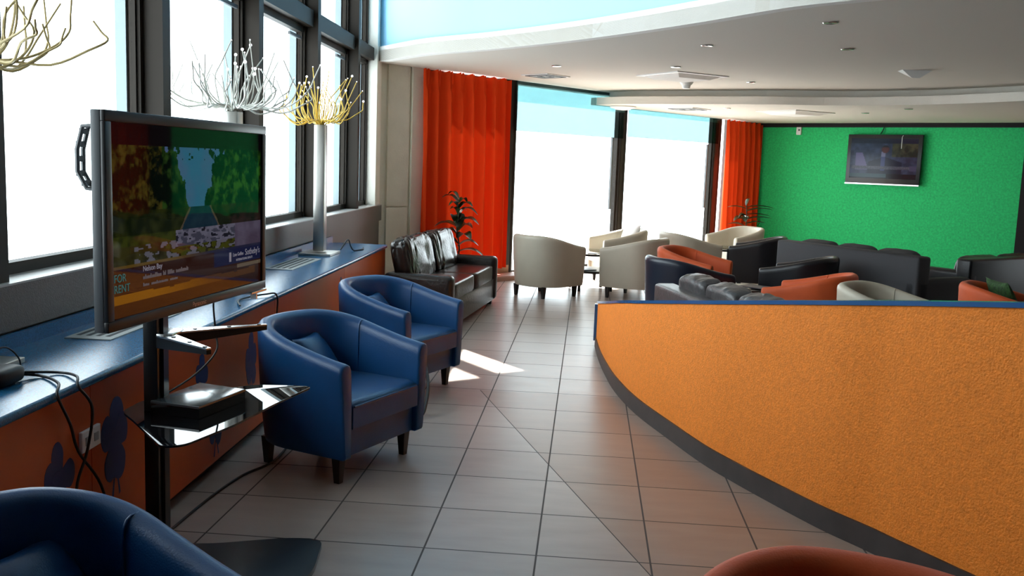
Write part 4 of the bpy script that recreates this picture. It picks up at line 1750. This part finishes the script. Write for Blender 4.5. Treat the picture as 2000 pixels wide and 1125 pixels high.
# ------------------------------------------------------------------ ceiling fittings
DL = [(-0.421, 10.883, ZC, 'small round downlight in the ceiling nearest the long orange curtain'), (0.997, 8.755, ZC, 'round downlight in the ceiling nearest the white curved edge'),
      (0.889, 10.628, ZC, 'round downlight in the ceiling just in front of the white square air panel'), (1.709, 7.271, ZC, 'round downlight in the ceiling nearest the camera'),
      (2.218, 8.741, ZC, 'round downlight in the ceiling left of the pyramid shaped speaker'), (1.953, 12.16, ZC, 'round downlight in the ceiling beside the smoke detector, close to the lowered ceiling'),
      (1.943, 14.073, ZS, 'tiny round downlight in the lowered ceiling between the two vents'), (4.151, 13.006, ZS, 'tiny round downlight in the lowered ceiling above the wall television'),
      (3.905, 14.113, ZS, 'tiny round downlight at the back of the lowered ceiling near the dark beam')]
proto_d = None
for x, y, z, lab in DL:
    if proto_d is None:
        proto_d = thing('downlight', lab, 'ceiling light', (x, y, z), 0, 'ceiling downlights')
        bm = BM()
        lathe(bm, [(0.036, -0.001), (0.055, -0.001), (0.056, -0.006), (0.048, -0.012), (0.036, -0.008)], (0, 0, 0), 24)
        build('trim_ring', bm, MT['chrome'], proto_d, 40)
        bm = BM()
        lathe(bm, [(0, -0.002), (0.037, -0.002), (0.030, -0.007), (0, -0.009)], (0, 0, 0), 18)
        build('lamp_glass', bm, MT['slot'], proto_d, 40)
    else:
        copy_tree(proto_d, (x, y, z), 0, lab)


def vent(label, x, y, z, s, rz, grp):
    t = thing('ceiling_vent', label, 'vent', (x, y, z), rz, grp)
    bm = BM()
    box(bm, (0, 0, -0.006), (s, s, 0.012), 0, 0.003)
    build('frame', bm, MT['white'], t)
    for k in range(3):
        q = s * (0.40 - 0.12 * k)
        bm = BM()
        for a in range(4):
            ca, sa = math.cos(a * PI / 2), math.sin(a * PI / 2)
            box(bm, (q * ca, q * sa, -0.0145), (0.03 if a % 2 == 0 else 2 * q, 2 * q if a % 2 == 0 else 0.03, 0.005))
        build('louvre', bm, MT['grille'] if k % 2 else MT['slot'], t)
    return t


vent('square grille vent in the ceiling in front of the first rear window', -0.60, 12.12, ZC, 0.44, 0.895, 'ceiling vents')
vent('square grille vent in the lowered ceiling above the rear window post', 1.42, 14.48, ZS, 0.50, 0.895, 'ceiling vents')


def air_panel(label, x, y, z, s, rz):
    t = thing('ceiling_vent', label, 'vent', (x, y, z), rz, 'white air panels in the ceiling')
    bm = BM()
    box(bm, (0, 0, -0.006), (s, s, 0.012))
    build('frame', bm, MT['white'], t)
    bm = BM()
    v = [bm.verts.new(p) for p in ((-s * .42, -s * .42, -0.012), (s * .42, -s * .42, -0.012), (s * .42, s * .42, -0.012), (-s * .42, s * .42, -0.012),
                                   (-s * .30, -s * .30, -0.05), (s * .30, -s * .30, -0.05), (s * .30, s * .30, -0.05), (-s * .30, s * .30, -0.05))]
    for f in ((0, 1, 5, 4), (1, 2, 6, 5), (2, 3, 7, 6), (3, 0, 4, 7), (4, 5, 6, 7), (3, 2, 1, 0)):
        bm.faces.new([v[k] for k in f])
    build('baffle', bm, MT['fascia'], t)
    return t


air_panel('large white square air panel in the ceiling above the round glass table', 1.05, 11.62, ZC, 0.78, 0.6)
air_panel('large white square air panel in the lowered ceiling before the green wall', 3.0, 14.5, ZS, 0.80, 0.6)
cl = thing('ceiling_light', 'round flat white light under the left tip of the lowered ceiling', 'ceiling light', (0.46, 14.45, ZS))
bm = BM()
lathe(bm, [(0, 0), (0.19, 0), (0.20, -0.015), (0.17, -0.03), (0, -0.03)], (0, 0, 0), 32)
build('rim', bm, MT['white'], cl, 40)
bm = BM()
lathe(bm, [(0, -0.03), (0.13, -0.0305), (0.11, -0.05), (0, -0.06)], (0, 0, 0), 28)
build('diffuser', bm, MT['light_glass'], cl, 40)
sm = thing('smoke_detector', 'white smoke detector hanging from the ceiling below the square air panel', 'detector', (1.186, 12.425, ZC))
bm = BM()
lathe(bm, [(0, 0), (0.085, 0), (0.085, -0.012), (0.062, -0.04), (0, -0.04)], (0, 0, 0), 24)
build('base', bm, MT['white'], sm, 40)
bm = BM()
lathe(bm, [(0, -0.04), (0.055, -0.04), (0.050, -0.075), (0.040, -0.085), (0, -0.085)], (0, 0, 0), 24)
build('sensor_head', bm, MT['white'], sm, 40)
bm = BM()
v = [bm.verts.new(p) for p in ((-0.15, -0.06, 0), (0.15, -0.06, 0), (0.15, 0.10, 0), (-0.15, 0.10, 0), (-0.03, 0.0, -0.075), (0.05, 0.0, -0.075))]
for f in ((0, 1, 5, 4), (1, 2, 5), (2, 3, 4, 5), (3, 0, 4), (3, 2, 1, 0)):
    bm.faces.new([v[k] for k in f])
sp_ = build('ceiling_speaker', bm, MT['white'])
sp_.location = (3.337, 10.353, ZC)
tag(sp_, 'wedge shaped pale speaker on the ceiling toward the right edge', 'speaker')

# ------------------------------------------------------------------ cables and small things
bm = BM()
puff(bm, (0, 0, 0), (0.11, 0.17, 0.06), 0.5, 24, 14)
ad = build('power_adapter', bm, MT['cable'], None, 60)
ad.location = W(-0.22, 2.93, 0.787)
tag(ad, 'black power adapter on the blue worktop at the left edge', 'adapter')


def cable(label, pts, r=0.005, grp=None):
    bm = BM()
    tube(bm, smooth_path(pts, 6), r, 7)
    return tag(build('power_cable', bm, MT['cable'], None, 60), label, 'cable', grp)


cable('black cable running from the adapter over the counter edge straight to the floor', [W(-0.22, 2.99, 0.78), W(-0.15, 3.06, 0.762), W(-0.03, 2.96, 0.766), W(0.022, 2.86, 0.75), W(0.03, 2.92, 0.64), W(0.03, 2.97, 0.53), W(0.03, 3.12, 0.36), W(0.03, 3.2, 0.15), W(0.04, 3.25, 0.008)])
cable('black cable looping from the adapter over the counter edge and down across the socket', [W(-0.2, 3.0, 0.785), W(-0.12, 3.12, 0.762), W(-0.02, 3.06, 0.768), W(0.024, 2.99, 0.75), W(0.04, 3.05, 0.66), W(0.035, 3.02, 0.52), W(0.03, 2.95, 0.40), W(0.03, 2.98, 0.2), W(0.03, 3.0, 0.008)])
cable('thin curled black cable standing up behind the adapter', [W(-0.27, 2.92, 0.81), W(-0.27, 2.96, 0.85), W(-0.26, 3.04, 0.86), W(-0.25, 3.10, 0.81), W(-0.25, 3.11, 0.762)], 0.003)
cable('black cable from the television corner over the counter edge between two chairs', [W(-0.02, 4.72, 0.766), W(-0.10, 4.95, 0.762), W(-0.02, 5.15, 0.768), W(0.022, 5.22, 0.75), W(0.02, 5.22, 0.6), W(0.02, 5.2, 0.3), W(0.02, 5.2, 0.008)])
cable('black cable hanging from under the television down to the glass shelf', [(-1.46, 3.62, 1.0), (-1.50, 3.70, 0.93), (-1.50, 3.72, 0.82), (-1.49, 3.70, 0.74), (-1.54, 3.60, 0.66), (-1.60, 3.40, 0.61)], 0.004)
cable('black cable lying along the floor at the foot of the orange counter', [W(0.08, 3.6, 0.006), W(0.10, 4.0, 0.006), W(0.14, 4.3, 0.006), W(0.22, 4.55, 0.006), W(0.20, 5.0, 0.006)], 0.006)
cable('thick black cable bowed down to the floor between the two blue chairs', [(-1.03, 5.92, 0.30), (-0.985, 5.86, 0.25), (-0.94, 5.72, 0.16), (-0.93, 5.60, 0.075), (-0.94, 5.50, 0.02), (-1.0, 5.42, 0.012), (-1.2, 5.40, 0.010)], 0.011)
cable('black cable curled beside the foot of the tall steel lamp', [(-2.03, 7.70, 0.785), (-2.0, 7.82, 0.86), (-1.99, 7.88, 0.80), (-1.97, 7.92, 0.762), (-1.93, 8.05, 0.761), (-1.96, 8.2, 0.761)], 0.006)
